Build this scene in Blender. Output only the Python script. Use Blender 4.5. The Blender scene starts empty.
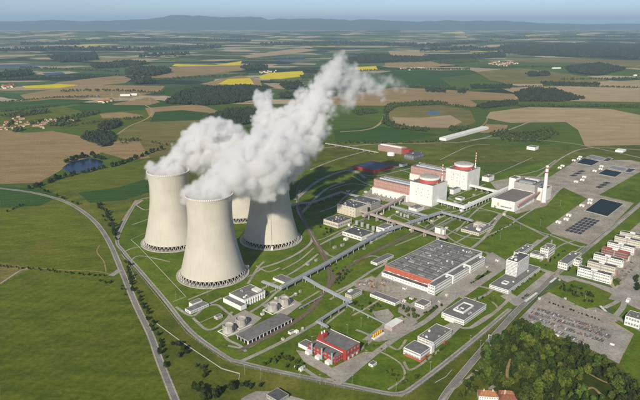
import bpy, bmesh, math, random
import numpy as np
from mathutils import Vector, Matrix
random.seed(7); rng = np.random.default_rng(7)
R_ = math.radians
S = bpy.context.scene
COL = S.collection

# ------------------------------------------------------------------ camera
CAM_H, FOC, HORIZ = 463.0, 590.0, 20.0          # metres; focal length and horizon row on a 640x400 survey grid
PITCH = math.atan((200 - HORIZ) / FOC)
cam_d = bpy.data.cameras.new('camera'); cam = bpy.data.objects.new('camera', cam_d); COL.objects.link(cam)
cam.location = (0, 0, CAM_H); cam.rotation_euler = (math.pi / 2 - PITCH, 0, 0)
cam_d.sensor_width = 36; cam_d.lens = FOC / 640 * 36
cam_d.clip_start = 1; cam_d.clip_end = 300000
S.camera = cam

# ------------------------------------------------------------------ sky and sun
SUN_EL, SHADOW_DIR = 32.0, 71.0                  # shadows run away from the camera and to the right
w = bpy.data.worlds.new('World'); S.world = w; w.use_nodes = True
nt = w.node_tree; nt.nodes.clear()
sky = nt.nodes.new('ShaderNodeTexSky'); sky.sky_type = 'NISHITA'; sky.sun_disc = False
sky.sun_elevation = R_(SUN_EL)
az = R_(SHADOW_DIR + 180)                        # direction towards the sun, anticlockwise from +x
sky.sun_rotation = math.pi / 2 - az
sky.air_density = 0.55; sky.dust_density = 1.0; sky.ozone_density = 2.6; sky.altitude = 400
bg = nt.nodes.new('ShaderNodeBackground'); bg.inputs['Strength'].default_value = 0.118
wo = nt.nodes.new('ShaderNodeOutputWorld')
nt.links.new(sky.outputs[0], bg.inputs[0]); nt.links.new(bg.outputs[0], wo.inputs[0])
sl = bpy.data.lights.new('sun', 'SUN'); sl.energy = 5.0; sl.angle = R_(0.5); sl.color = (1.0, 0.91, 0.76)
so = bpy.data.objects.new('sun', sl); COL.objects.link(so)
sd = Vector((math.cos(az) * math.cos(R_(SUN_EL)), math.sin(az) * math.cos(R_(SUN_EL)), math.sin(R_(SUN_EL))))
so.rotation_euler = sd.to_track_quat('Z', 'Y').to_euler(); so.location = (-400, -400, 900)
S.view_settings.view_transform = 'Standard'; S.view_settings.look = 'None'
S.view_settings.exposure = 0.03; S.view_settings.gamma = 1.0; S.view_settings.use_curve_mapping = False
cy = S.cycles
cy.use_denoising = True; cy.max_bounces = 14; cy.diffuse_bounces = 2; cy.glossy_bounces = 2
cy.transmission_bounces = 4; cy.transparent_max_bounces = 12; cy.volume_bounces = 9
cy.use_adaptive_sampling = True; cy.adaptive_threshold = 0.02
cy.volume_step_rate = 1.0; cy.volume_max_steps = 256

# ------------------------------------------------------------------ survey helpers
_c, _s = math.cos(PITCH), math.sin(PITCH)
def P(x, y, z=0.0):
    """survey grid point -> place on the level plane at height z"""
    dx, dy = (x - 320) / FOC, -(y - 200) / FOC
    d = (dx, _c + dy * _s, -_s + dy * _c)
    t = (z - CAM_H) / d[2]
    return Vector((d[0] * t, d[1] * t, z))
def Q(x, y, Y):
    """survey grid point -> place at northing Y"""
    dx, dy = (x - 320) / FOC, -(y - 200) / FOC
    d = (dx, _c + dy * _s, -_s + dy * _c)
    t = Y / d[1]
    return Vector((d[0] * t, Y, CAM_H + d[2] * t))
UA = 47.5                                        # plant grid bearing
UR = R_(UA); U = Vector((math.cos(UR), math.sin(UR), 0)); W = Vector((-math.sin(UR), math.cos(UR), 0))   # local x, local y
def height(x, yt, yb, z0=0.0):
    rb = P(x, yb, z0).length_squared; b = P(x, yb, z0); a = P(x, yt, 0)
    return CAM_H - (CAM_H) * (b.xy.length / a.xy.length)

# ------------------------------------------------------------------ materials
MATS = {}
def mat(name, col, rough=0.8, var=0.12, scale=0.3, bump=0.0, spec=0.3, obj_rand=0.0, metal=0.0, col2=None, detail=4, stretch=None, big=0.0, trans=None):
    if name in MATS: return MATS[name]
    m = bpy.data.materials.new(name); m.use_nodes = True; n = m.node_tree; L = n.links
    b = n.nodes['Principled BSDF']; b.inputs['Roughness'].default_value = rough; b.inputs['Metallic'].default_value = metal
    b.inputs['Specular IOR Level'].default_value = spec
    geo = n.nodes.new('ShaderNodeNewGeometry')
    vec = geo.outputs['Position']
    if stretch:
        mp = n.nodes.new('ShaderNodeMapping'); mp.inputs['Rotation'].default_value = (0, 0, R_(stretch[0])); mp.inputs['Scale'].default_value = (stretch[1], stretch[2], 1)
        L.new(vec, mp.inputs[0]); vec = mp.outputs[0]
    nz = n.nodes.new('ShaderNodeTexNoise'); nz.inputs['Scale'].default_value = scale; nz.inputs['Detail'].default_value = detail; nz.inputs['Roughness'].default_value = 0.6
    L.new(vec, nz.inputs['Vector'])
    cr = n.nodes.new('ShaderNodeValToRGB')
    c2 = col2 or tuple(c * (1 - var) for c in col)
    c1 = col if col2 else tuple(min(1, c * (1 + var)) for c in col)
    cr.color_ramp.elements[0].color = (*c2, 1); cr.color_ramp.elements[0].position = 0.33
    cr.color_ramp.elements[1].color = (*c1, 1); cr.color_ramp.elements[1].position = 0.67
    L.new(nz.outputs[0], cr.inputs[0]); out = cr.outputs[0]
    if big:
        n2 = n.nodes.new('ShaderNodeTexNoise'); n2.inputs['Scale'].default_value = scale * 0.13; n2.inputs['Detail'].default_value = 3
        L.new(geo.outputs['Position'], n2.inputs['Vector'])
        mr = n.nodes.new('ShaderNodeMapRange'); mr.inputs[1].default_value = 0.3; mr.inputs[2].default_value = 0.7; mr.inputs[3].default_value = 1 - big; mr.inputs[4].default_value = 1 + big
        L.new(n2.outputs[0], mr.inputs[0])
        mx = n.nodes.new('ShaderNodeVectorMath'); mx.operation = 'SCALE'; L.new(out, mx.inputs[0]); L.new(mr.outputs[0], mx.inputs['Scale']); out = mx.outputs[0]
    if obj_rand:
        oi = n.nodes.new('ShaderNodeObjectInfo'); hs = n.nodes.new('ShaderNodeHueSaturation')
        mr = n.nodes.new('ShaderNodeMapRange'); mr.inputs[3].default_value = 1 - obj_rand; mr.inputs[4].default_value = 1 + obj_rand
        L.new(oi.outputs['Random'], mr.inputs[0]); L.new(mr.outputs[0], hs.inputs['Value'])
        mh = n.nodes.new('ShaderNodeMapRange'); mh.inputs[3].default_value = 0.5 - obj_rand * .06; mh.inputs[4].default_value = 0.5 + obj_rand * .06
        sn = n.nodes.new('ShaderNodeMath'); sn.operation = 'FRACT'; s7 = n.nodes.new('ShaderNodeMath'); s7.operation = 'MULTIPLY'; s7.inputs[1].default_value = 7.31
        L.new(oi.outputs['Random'], s7.inputs[0]); L.new(s7.outputs[0], sn.inputs[0]); L.new(sn.outputs[0], mh.inputs[0]); L.new(mh.outputs[0], hs.inputs['Hue'])
        L.new(out, hs.inputs['Color']); out = hs.outputs[0]
    L.new(out, b.inputs['Base Color'])
    if bump:
        bp = n.nodes.new('ShaderNodeBump'); bp.inputs['Strength'].default_value = bump; bp.inputs['Distance'].default_value = 0.3
        L.new(nz.outputs[0], bp.inputs['Height']); L.new(bp.outputs[0], b.inputs['Normal'])
    if trans:
        tr = n.nodes.new('ShaderNodeBsdfTranslucent'); tr.inputs[0].default_value = (*trans, 1)
        ad = n.nodes.new('ShaderNodeMixShader'); ad.inputs[0].default_value = 0.25
        o = n.nodes['Material Output']; L.new(b.outputs[0], ad.inputs[1]); L.new(tr.outputs[0], ad.inputs[2]); L.new(ad.outputs[0], o.inputs[0])
    MATS[name] = m; return m

white = mat('white_wall', (0.70, 0.68, 0.62), 0.7, 0.10, 0.12)
whiter = mat('white_panel', (0.76, 0.75, 0.71), 0.6, 0.08, 0.08)
cream = mat('cream_wall', (0.60, 0.54, 0.44), 0.8, 0.10, 0.2)
greyw = mat('grey_wall', (0.36, 0.35, 0.32), 0.8, 0.15, 0.15)
conc = mat('concrete', (0.40, 0.38, 0.33), 0.85, 0.18, 0.15, bump=0.2)
roofg = mat('grey_roof', (0.165, 0.16, 0.15), 0.9, 0.22, 0.15, big=.15)
roofd = mat('dark_roof', (0.10, 0.10, 0.10), 0.85, 0.3, 0.2, big=.2)
roofb = mat('brown_roof', (0.17, 0.155, 0.14), 0.9, 0.15, 0.1, big=.12)
redw = mat('red_wall', (0.34, 0.046, 0.034), 0.65, 0.15, 0.2)
redh = mat('orange_red_wall', (0.43, 0.115, 0.065), 0.7, 0.15, 0.2)
pink = mat('pink_wall', (0.40, 0.225, 0.19), 0.75, 0.12, 0.2)
pinkl = mat('pale_pink_wall', (0.50, 0.31, 0.26), 0.75, 0.12, 0.2)
pinkb = mat('pink_cladding', (0.43, 0.345, 0.315), 0.75, 0.15, 0.2)
redband = mat('red_band', (0.47, 0.10, 0.085), 0.6, 0.1, 0.2)
skyl = mat('skylight_glass', (0.50, 0.54, 0.55), 0.25, 0.1, 0.1, spec=0.6)
glass = mat('window_glass', (0.25, 0.26, 0.26), 0.25, 0.25, 0.4, spec=0.6)
steel = mat('grey_steel', (0.33, 0.35, 0.36), 0.55, 0.15, 0.3, spec=0.4)
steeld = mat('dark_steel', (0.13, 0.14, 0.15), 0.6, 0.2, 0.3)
black = mat('tyre_and_shade_black', (0.015, 0.015, 0.015), 0.9, 0.2, 0.3)  # near-black for tyres and for shade painted into open interiors
blueroof = mat('blue_black_roof', (0.028, 0.04, 0.065), 0.45, 0.3, 0.06)
yellow = mat('yellow_paint', (0.60, 0.36, 0.02), 0.6, 0.1, 0.3)
tile = mat('orange_tiles', (0.27, 0.115, 0.060), 0.85, 0.25, 0.5, obj_rand=.25)
asphalt = mat('asphalt', (0.205, 0.190, 0.165), 0.9, 0.2, 0.2, big=.18)
asph_l = mat('pale_asphalt', (0.32, 0.295, 0.248), 0.9, 0.20, 0.22, big=.22)
gravel = mat('gravel', (0.31, 0.275, 0.215), 0.95, 0.26, 0.2, big=.25)
paving = mat('concrete_paving', (0.32, 0.295, 0.25), 0.9, 0.15, 0.08, big=.15)
ballast = mat('rail_ballast', (0.17, 0.125, 0.085), 0.95, 0.25, 0.2)
railm = mat('rail_steel', (0.20, 0.17, 0.15), 0.5, 0.1, 0.3, metal=.5)
paint = mat('road_paint', (0.62, 0.62, 0.58), 0.8, 0.15, 0.3)
trunkm = mat('bark', (0.10, 0.075, 0.05), 0.95, 0.3, 1.5)
leafm = mat('leaf_green', (0.082, 0.115, 0.012), 0.8, 0.40, 0.35, obj_rand=.45, trans=(0.09, 0.12, 0.01))
leafd = mat('leaf_dark_green', (0.036, 0.056, 0.008), 0.8, 0.40, 0.35, obj_rand=.35, trans=(0.035, 0.055, 0.006))
woodm = mat('woodland_green', (0.026, 0.036, 0.012), 0.9, 0.4, 0.02, col2=(0.015, 0.023, 0.009))
shrubm = mat('hedge_green', (0.036, 0.052, 0.010), 0.9, 0.4, 0.05)

def grass(name, col, col2, scale=0.05, big=.2, stretch=None, bump=0.15, worn=None, lines=None, lw=0.10):
    """growing ground: large drifts, medium patches, fine tufts, worn spots and tractor lines"""
    m = bpy.data.materials.new(name); m.use_nodes = True; n = m.node_tree; L = n.links; N = n.nodes.new
    b = n.nodes['Principled BSDF']; b.inputs['Roughness'].default_value = 0.95; b.inputs['Specular IOR Level'].default_value = 0.08
    geo = N('ShaderNodeNewGeometry'); pos = geo.outputs['Position']
    def noise(sc, det=4, rough=.6, vec=None):
        q = N('ShaderNodeTexNoise'); q.inputs['Scale'].default_value = sc; q.inputs['Detail'].default_value = det; q.inputs['Roughness'].default_value = rough; L.new(vec or pos, q.inputs['Vector']); return q.outputs[0]
    def rng_(x, a, b_, c, d):
        q = N('ShaderNodeMapRange'); q.inputs[1].default_value = a; q.inputs[2].default_value = b_; q.inputs[3].default_value = c; q.inputs[4].default_value = d; L.new(x, q.inputs[0]); return q.outputs[0]
    def mixc(f, a, b_):
        q = N('ShaderNodeMix'); q.data_type = 'RGBA'; L.new(f, q.inputs[0])
        for k, x in ((6, a), (7, b_)):
            if isinstance(x, tuple): q.inputs[k].default_value = (*x, 1)
            else: L.new(x, q.inputs[k])
        return q.outputs[2]
    vec = pos
    if stretch:
        mp = N('ShaderNodeMapping'); mp.inputs['Rotation'].default_value = (0, 0, R_(stretch[0])); mp.inputs['Scale'].default_value = (stretch[1], stretch[2], 1); L.new(pos, mp.inputs[0]); vec = mp.outputs[0]
    c = mixc(rng_(noise(scale, 6, .62, vec), .36, .64, 0, 1), col2, col)
    w_ = worn or (col[0] * 1.5, col[1] * 1.15, col[2] * 1.3)
    c = mixc(rng_(noise(scale * .45, 7, .66), .56, .72, 0, .75), c, w_)
    v = N('ShaderNodeMath'); v.operation = 'MULTIPLY'; L.new(rng_(noise(scale * .12, 3), .3, .7, 1 - big, 1 + big), v.inputs[0]); L.new(rng_(noise(.16, 5, .75), .3, .7, .66, 1.34), v.inputs[1]); val = v.outputs[0]
    if lines:
        mp = N('ShaderNodeMapping'); mp.inputs['Rotation'].default_value = (0, 0, R_(lines[0])); L.new(pos, mp.inputs[0])
        wv = N('ShaderNodeTexWave'); wv.inputs['Scale'].default_value = .314 / lines[1]; wv.inputs['Distortion'].default_value = 2.5; wv.inputs['Detail'].default_value = 2; wv.inputs['Detail Scale'].default_value = .6; L.new(mp.outputs[0], wv.inputs['Vector'])
        v2 = N('ShaderNodeMath'); v2.operation = 'MULTIPLY'; L.new(val, v2.inputs[0]); L.new(rng_(wv.outputs['Fac'], 0, 1, 1 - lw, 1 + lw), v2.inputs[1]); val = v2.outputs[0]
    sc = N('ShaderNodeVectorMath'); sc.operation = 'SCALE'; L.new(c, sc.inputs[0]); L.new(val, sc.inputs['Scale']); L.new(sc.outputs[0], b.inputs['Base Color'])
    MATS[name] = m; return m
g_plant = grass('plant_grass', (0.120, 0.168, 0.013), (0.070, 0.116, 0.009), 0.03, .22, worn=(.165, .175, .026))
g_plant2 = grass('rough_grass', (0.135, 0.142, 0.018), (0.070, 0.096, 0.010), 0.022, .25, worn=(.20, .17, .042))
g_field = grass('meadow_green', (0.132, 0.150, 0.013), (0.076, 0.104, 0.008), 0.016, .25, (35, 1, 2.5), lines=(62, 17), lw=.05, worn=(.145, .118, .022))
g_field2 = grass('meadow_dark', (0.128, 0.150, 0.013), (0.070, 0.102, 0.008), 0.018, .28, (25, 1, 3), lines=(24, 19), lw=.06, worn=(.125, .100, .018))
g_wheat = grass('green_wheat', (0.092, 0.132, 0.016), (0.060, 0.100, 0.012), 0.008, .18, (-10, 1, 3), lines=(80, 22), lw=.07)
g_dark = grass('dark_green_crop', (0.048, 0.098, 0.016), (0.036, 0.080, 0.013), 0.006, .15, (5, 1, 3), lines=(70, 26), lw=.08, worn=(.080, .115, .026))
tan = grass('bare_soil', (0.335, 0.235, 0.105), (0.245, 0.175, 0.078), 0.007, .14, (-25, 1, 3), lines=(55, 24), lw=.07, worn=(.21, .18, .06))
tan2 = grass('dry_soil', (0.40, 0.305, 0.165), (0.32, 0.24, 0.128), 0.006, .12, (10, 1, 3), lines=(100, 28), lw=.06, worn=(.30, .245, .10))
olive = grass('olive_field', (0.205, 0.170, 0.048), (0.130, 0.128, 0.030), 0.008, .22, (15, 1, 3), lines=(40, 20), lw=.08, worn=(.32, .24, .10))
rape = grass('rapeseed_yellow', (0.68, 0.54, 0.010), (0.58, 0.47, 0.010), 0.01, .06, worn=(.40, .35, .02))

def water_mat(name, col, rough=0.08):
    m = mat(name, col, rough, 0.2, 0.02, spec=0.14); return m
water = water_mat('pond_water', (0.012, 0.022, 0.042), .2); lake = water_mat('lake_water', (0.05, 0.075, 0.105), .4)
poolw = water_mat('pool_water', (0.012, 0.020, 0.028), .55); poolg = water_mat('pool_water_green', (0.014, 0.024, 0.022), .55)
poolm = mat('pool_mist_grey', (0.22, 0.23, 0.25), 0.6, .15, .03)

# ------------------------------------------------------------------ mesh helpers
class MB:
    def __init__(s): s.v = []; s.f = []
    def add(s, v, f):
        o = len(s.v); s.v += [tuple(p) for p in v]; s.f += [tuple(i + o for i in q) for q in f]; return s
    def box(s, x0, x1, y0, y1, z0, z1):
        return s.add([(x0, y0, z0), (x1, y0, z0), (x1, y1, z0), (x0, y1, z0), (x0, y0, z1), (x1, y0, z1), (x1, y1, z1), (x0, y1, z1)],
                     [(3, 2, 1, 0), (4, 5, 6, 7), (0, 1, 5, 4), (1, 2, 6, 5), (2, 3, 7, 6), (3, 0, 4, 7)])
    def quad(s, *p): return s.add(p, [tuple(range(len(p)))])
    def cyl(s, x, y, z0, z1, r0, r1=None, n=16, cap=True):
        r1 = r0 if r1 is None else r1
        a = [2 * math.pi * i / n for i in range(n)]
        v = [(x + r0 * math.cos(t), y + r0 * math.sin(t), z0) for t in a] + [(x + r1 * math.cos(t), y + r1 * math.sin(t), z1) for t in a]
        f = [(i, (i + 1) % n, n + (i + 1) % n, n + i) for i in range(n)]
        if cap: f += [tuple(range(n, 2 * n)), tuple(range(n - 1, -1, -1))]
        return s.add(v, f)
    def lathe(s, prof, n=32, cap_top=False):
        v = []; f = []
        for r, z in prof:
            v += [(r * math.cos(2 * math.pi * i / n), r * math.sin(2 * math.pi * i / n), z) for i in range(n)]
        for k in range(len(prof) - 1):
            for i in range(n):
                j = (i + 1) % n; f.append((k * n + i, k * n + j, (k + 1) * n + j, (k + 1) * n + i))
        if cap_top: f.append(tuple(range((len(prof) - 1) * n, len(prof) * n)))
        return s.add(v, f)
    def bar(s, a, b, t):
        a = Vector(a); b = Vector(b); d = (b - a).normalized(); x = d.cross(Vector((0, 0, 1)))
        if x.length < 1e-3: x = Vector((1, 0, 0))
        x.normalize(); y = d.cross(x)
        v = []
        for p in (a, b):
            for i, j in ((-1, -1), (1, -1), (1, 1), (-1, 1)): v.append(p + x * (i * t / 2) + y * (j * t / 2))
        return s.add(v, [(0, 1, 2, 3), (7, 6, 5, 4), (0, 4, 5, 1), (1, 5, 6, 2), (2, 6, 7, 3), (3, 7, 4, 0)])
    def mesh(s, name, m, smooth=False):
        me = bpy.data.meshes.new(name); me.from_pydata(s.v, [], s.f)
        me.materials.append(m)
        if smooth: me.polygons.foreach_set('use_smooth', [True] * len(me.polygons))
        me.update(); return me
def link(name, me, parent=None, loc=(0, 0, 0), rz=0.0):
    o = bpy.data.objects.new(name, me); COL.objects.link(o); o.location = loc
    if rz: o.rotation_euler = (0, 0, rz)
    if parent is not None: o.parent = parent
    return o
def part(name, mb, m, parent, loc=(0, 0, 0), smooth=False): return link(name, mb.mesh(name, m, smooth), parent, loc)
def tag(o, label=None, cat=None, group=None, kind=None):
    if label: o['label'] = label
    if cat: o['category'] = cat
    if group: o['group'] = group
    if kind: o['kind'] = kind
    return o
def thing(name, label, cat, loc, rz=0.0, group=None):
    o = bpy.data.objects.new(name, None); COL.objects.link(o); o.location = loc; o.rotation_euler = (0, 0, rz)
    o.empty_display_size = 2
    return tag(o, label, cat, group)
def smoothline(pts, k=6):
    pts = [Vector(p) for p in pts]; out = []
    for i in range(len(pts) - 1):
        p0 = pts[max(i - 1, 0)]; p1 = pts[i]; p2 = pts[i + 1]; p3 = pts[min(i + 2, len(pts) - 1)]
        for j in range(k):
            t = j / k
            out.append(0.5 * ((2 * p1) + (p2 - p0) * t + (2 * p0 - 5 * p1 + 4 * p2 - p3) * t * t + (3 * p1 - p0 - 3 * p2 + p3) * t ** 3))
    out.append(pts[-1]); return out
def strip(mb, pts, wd, z, off=0.0):
    n = len(pts); v = []
    for i, p in enumerate(pts):
        d = (pts[min(i + 1, n - 1)] - pts[max(i - 1, 0)]); d.z = 0; d.normalize(); s = Vector((-d.y, d.x, 0))
        v += [(p.x + s.x * (off - wd / 2), p.y + s.y * (off - wd / 2), z), (p.x + s.x * (off + wd / 2), p.y + s.y * (off + wd / 2), z)]
    return mb.add(v, [(2 * i, 2 * i + 1, 2 * i + 3, 2 * i + 2)[::-1] for i in range(n - 1)])
def struct(name, mb, m, label=None): return tag(link(name, mb.mesh(name, m)), label, None, None, 'structure')
def area(name, px, m, z=0.05, label=None):
    v = [P(x, y) for x, y in px]
    a = sum(v[i].x * v[(i + 1) % len(v)].y - v[(i + 1) % len(v)].x * v[i].y for i in range(len(v)))
    if a < 0: v = v[::-1]
    return struct(name, MB().add([(p.x, p.y, z) for p in v], [tuple(range(len(v)))]), m, label)
ROADZ = [0.36]
def road(px, wd, m=None, name='road', z=None, smooth=True, edge=None, label=None):
    pts = [P(x, y) for x, y in px]
    if smooth and len(pts) > 2: pts = smoothline(pts)
    if z is None: ROADZ[0] += 0.004; z = ROADZ[0]
    o = struct(name, strip(MB(), pts, wd, z), m or asphalt, label)
    if edge:
        mb = MB()
        for s in (-1, 1): strip(mb, pts, edge, z + 0.006, s * (wd / 2 - edge))
        part('edge_line', mb, paint, o)
    return o

# ================================================================== THE SETTING
def ground_material():
    m = bpy.data.materials.new('countryside'); m.use_nodes = True; n = m.node_tree; L = n.links; N = n.nodes.new
    b = n.nodes['Principled BSDF']; b.inputs['Roughness'].default_value = 0.95; b.inputs['Specular IOR Level'].default_value = 0.1
    geo = N('ShaderNodeNewGeometry')
    wn = N('ShaderNodeTexNoise'); wn.inputs['Scale'].default_value = 0.0007; wn.inputs['Detail'].default_value = 3; L.new(geo.outputs[0], wn.inputs['Vector'])
    sc = N('ShaderNodeVectorMath'); sc.operation = 'SCALE'; sc.inputs['Scale'].default_value = 900; L.new(wn.outputs['Color'], sc.inputs[0])
    ad = N('ShaderNodeVectorMath'); ad.operation = 'ADD'; L.new(geo.outputs[0], ad.inputs[0]); L.new(sc.outputs[0], ad.inputs[1])
    mp = N('ShaderNodeMapping'); mp.inputs['Rotation'].default_value = (0, 0, R_(12)); mp.inputs['Scale'].default_value = (0.0021, 0.0036, 0)
    L.new(ad.outputs[0], mp.inputs[0])
    vo = N('ShaderNodeTexVoronoi'); vo.voronoi_dimensions = '2D'; vo.inputs['Scale'].default_value = 1.0; L.new(mp.outputs[0], vo.inputs['Vector'])
    sp = N('ShaderNodeSeparateColor'); L.new(vo.outputs['Color'], sp.inputs[0])
    cr = N('ShaderNodeValToRGB'); cr.color_ramp.interpolation = 'CONSTANT'; e = cr.color_ramp.elements
    pal = [(0.0, (.085, .125, .036)), (0.17, (.060, .105, .034)), (0.30, (.36, .28, .17)), (0.44, (.11, .14, .045)), (0.56, (.050, .075, .030)),
           (0.66, (.20, .19, .08)), (0.74, (.075, .115, .04)), (0.84, (.42, .33, .21)), (0.955, (.55, .44, .02)), (0.968, (.07, .10, .03))]
    e[0].position, e[0].color = pal[0][0], (*pal[0][1], 1); e[1].position, e[1].color = pal[1][0], (*pal[1][1], 1)
    for p, c in pal[2:]:
        q = e.new(p); q.color = (*c, 1)
    L.new(sp.outputs[0], cr.inputs[0])
    # woods strewn through the country as large dark masses
    fn = N('ShaderNodeTexNoise'); fn.inputs['Scale'].default_value = 0.0009; fn.inputs['Detail'].default_value = 5; fn.inputs['Roughness'].default_value = 0.55
    mp2 = N('ShaderNodeMapping'); mp2.inputs['Scale'].default_value = (0.55, 1.5, 0); mp2.inputs['Location'].default_value = (531, 77, 0); L.new(geo.outputs[0], mp2.inputs[0]); L.new(mp2.outputs[0], fn.inputs['Vector'])
    th = N('ShaderNodeMapRange'); th.inputs[1].default_value = 0.55; th.inputs[2].default_value = 0.562; L.new(fn.outputs[0], th.inputs[0])
    mx = N('ShaderNodeMix'); mx.data_type = 'RGBA'; L.new(th.outputs[0], mx.inputs[0]); L.new(cr.outputs[0], mx.inputs[6]); mx.inputs[7].default_value = (.026, .042, .019, 1)
    fine = N('ShaderNodeTexNoise'); fine.inputs['Scale'].default_value = 0.02; fine.inputs['Detail'].default_value = 5; L.new(geo.outputs[0], fine.inputs['Vector'])
    fr = N('ShaderNodeMapRange'); fr.inputs[1].default_value = 0.3; fr.inputs[2].default_value = 0.7; fr.inputs[3].default_value = 0.75; fr.inputs[4].default_value = 1.25; L.new(fine.outputs[0], fr.inputs[0])
    ml = N('ShaderNodeVectorMath'); ml.operation = 'SCALE'; L.new(mx.outputs[2], ml.inputs[0]); L.new(fr.outputs[0], ml.inputs['Scale'])
    L.new(ml.outputs[0], b.inputs['Base Color'])
    return m
GM = ground_material()
struct('ground', MB().quad((-90000, -2000, 0), (90000, -2000, 0), (90000, 100000, 0), (-90000, 100000, 0)), GM)

def hills(y0, y1, hfun, nx=220, ny=10, seed=1):
    r = np.random.default_rng(seed); ph = r.uniform(0, 6.28, 14); v = []; f = []
    x0, x1 = -y1 * 0.9, y1 * 0.9
    for j in range(ny + 1):
        t = j / ny; y = y0 + (y1 - y0) * t; bell = math.sin(math.pi * t) ** 1.3
        for i in range(nx + 1):
            x = x0 + (x1 - x0) * i / nx; a = x / y * FOC + 320
            nz = sum(math.sin(x * 2 * math.pi / (9000 / (k + 1) ** 1.25) + ph[k] + y * 2e-4 * (k % 3)) / (k + 1) ** 0.9 for k in range(12))
            v.append((x, y + 900 * math.sin(x / 4000 + ph[13]), min(740, max(-5, bell * hfun(a) * (1 + 0.10 * nz))) - 1))
    for j in range(ny):
        for i in range(nx):
            a = j * (nx + 1) + i; f.append((a, a + 1, a + nx + 2, a + nx + 1))
    o = struct('hills', MB().add(v, f), woodm if y0 > 25000 else GM)
    o.data.polygons.foreach_set('use_smooth', [True] * len(o.data.polygons))
def bump(a, c, wd, h): return h * math.exp(-((a - c) / wd) ** 2)
hills(30000, 42000, lambda a: 300 + bump(a, 245, 75, 330) + bump(a, 175, 30, 180) + bump(a, 120, 60, 130) + bump(a, 420, 120, 150) + bump(a, 40, 60, 60) - bump(a, 620, 120, 90), seed=3)
hills(15000, 21000, lambda a: 60 + bump(a, 60, 120, 95) + bump(a, 330, 90, 80) + bump(a, 600, 90, 70), seed=9)
hills(10500, 14500, lambda a: 14 + bump(a, 590, 110, 75) + bump(a, 200, 150, 25), seed=5)

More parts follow.
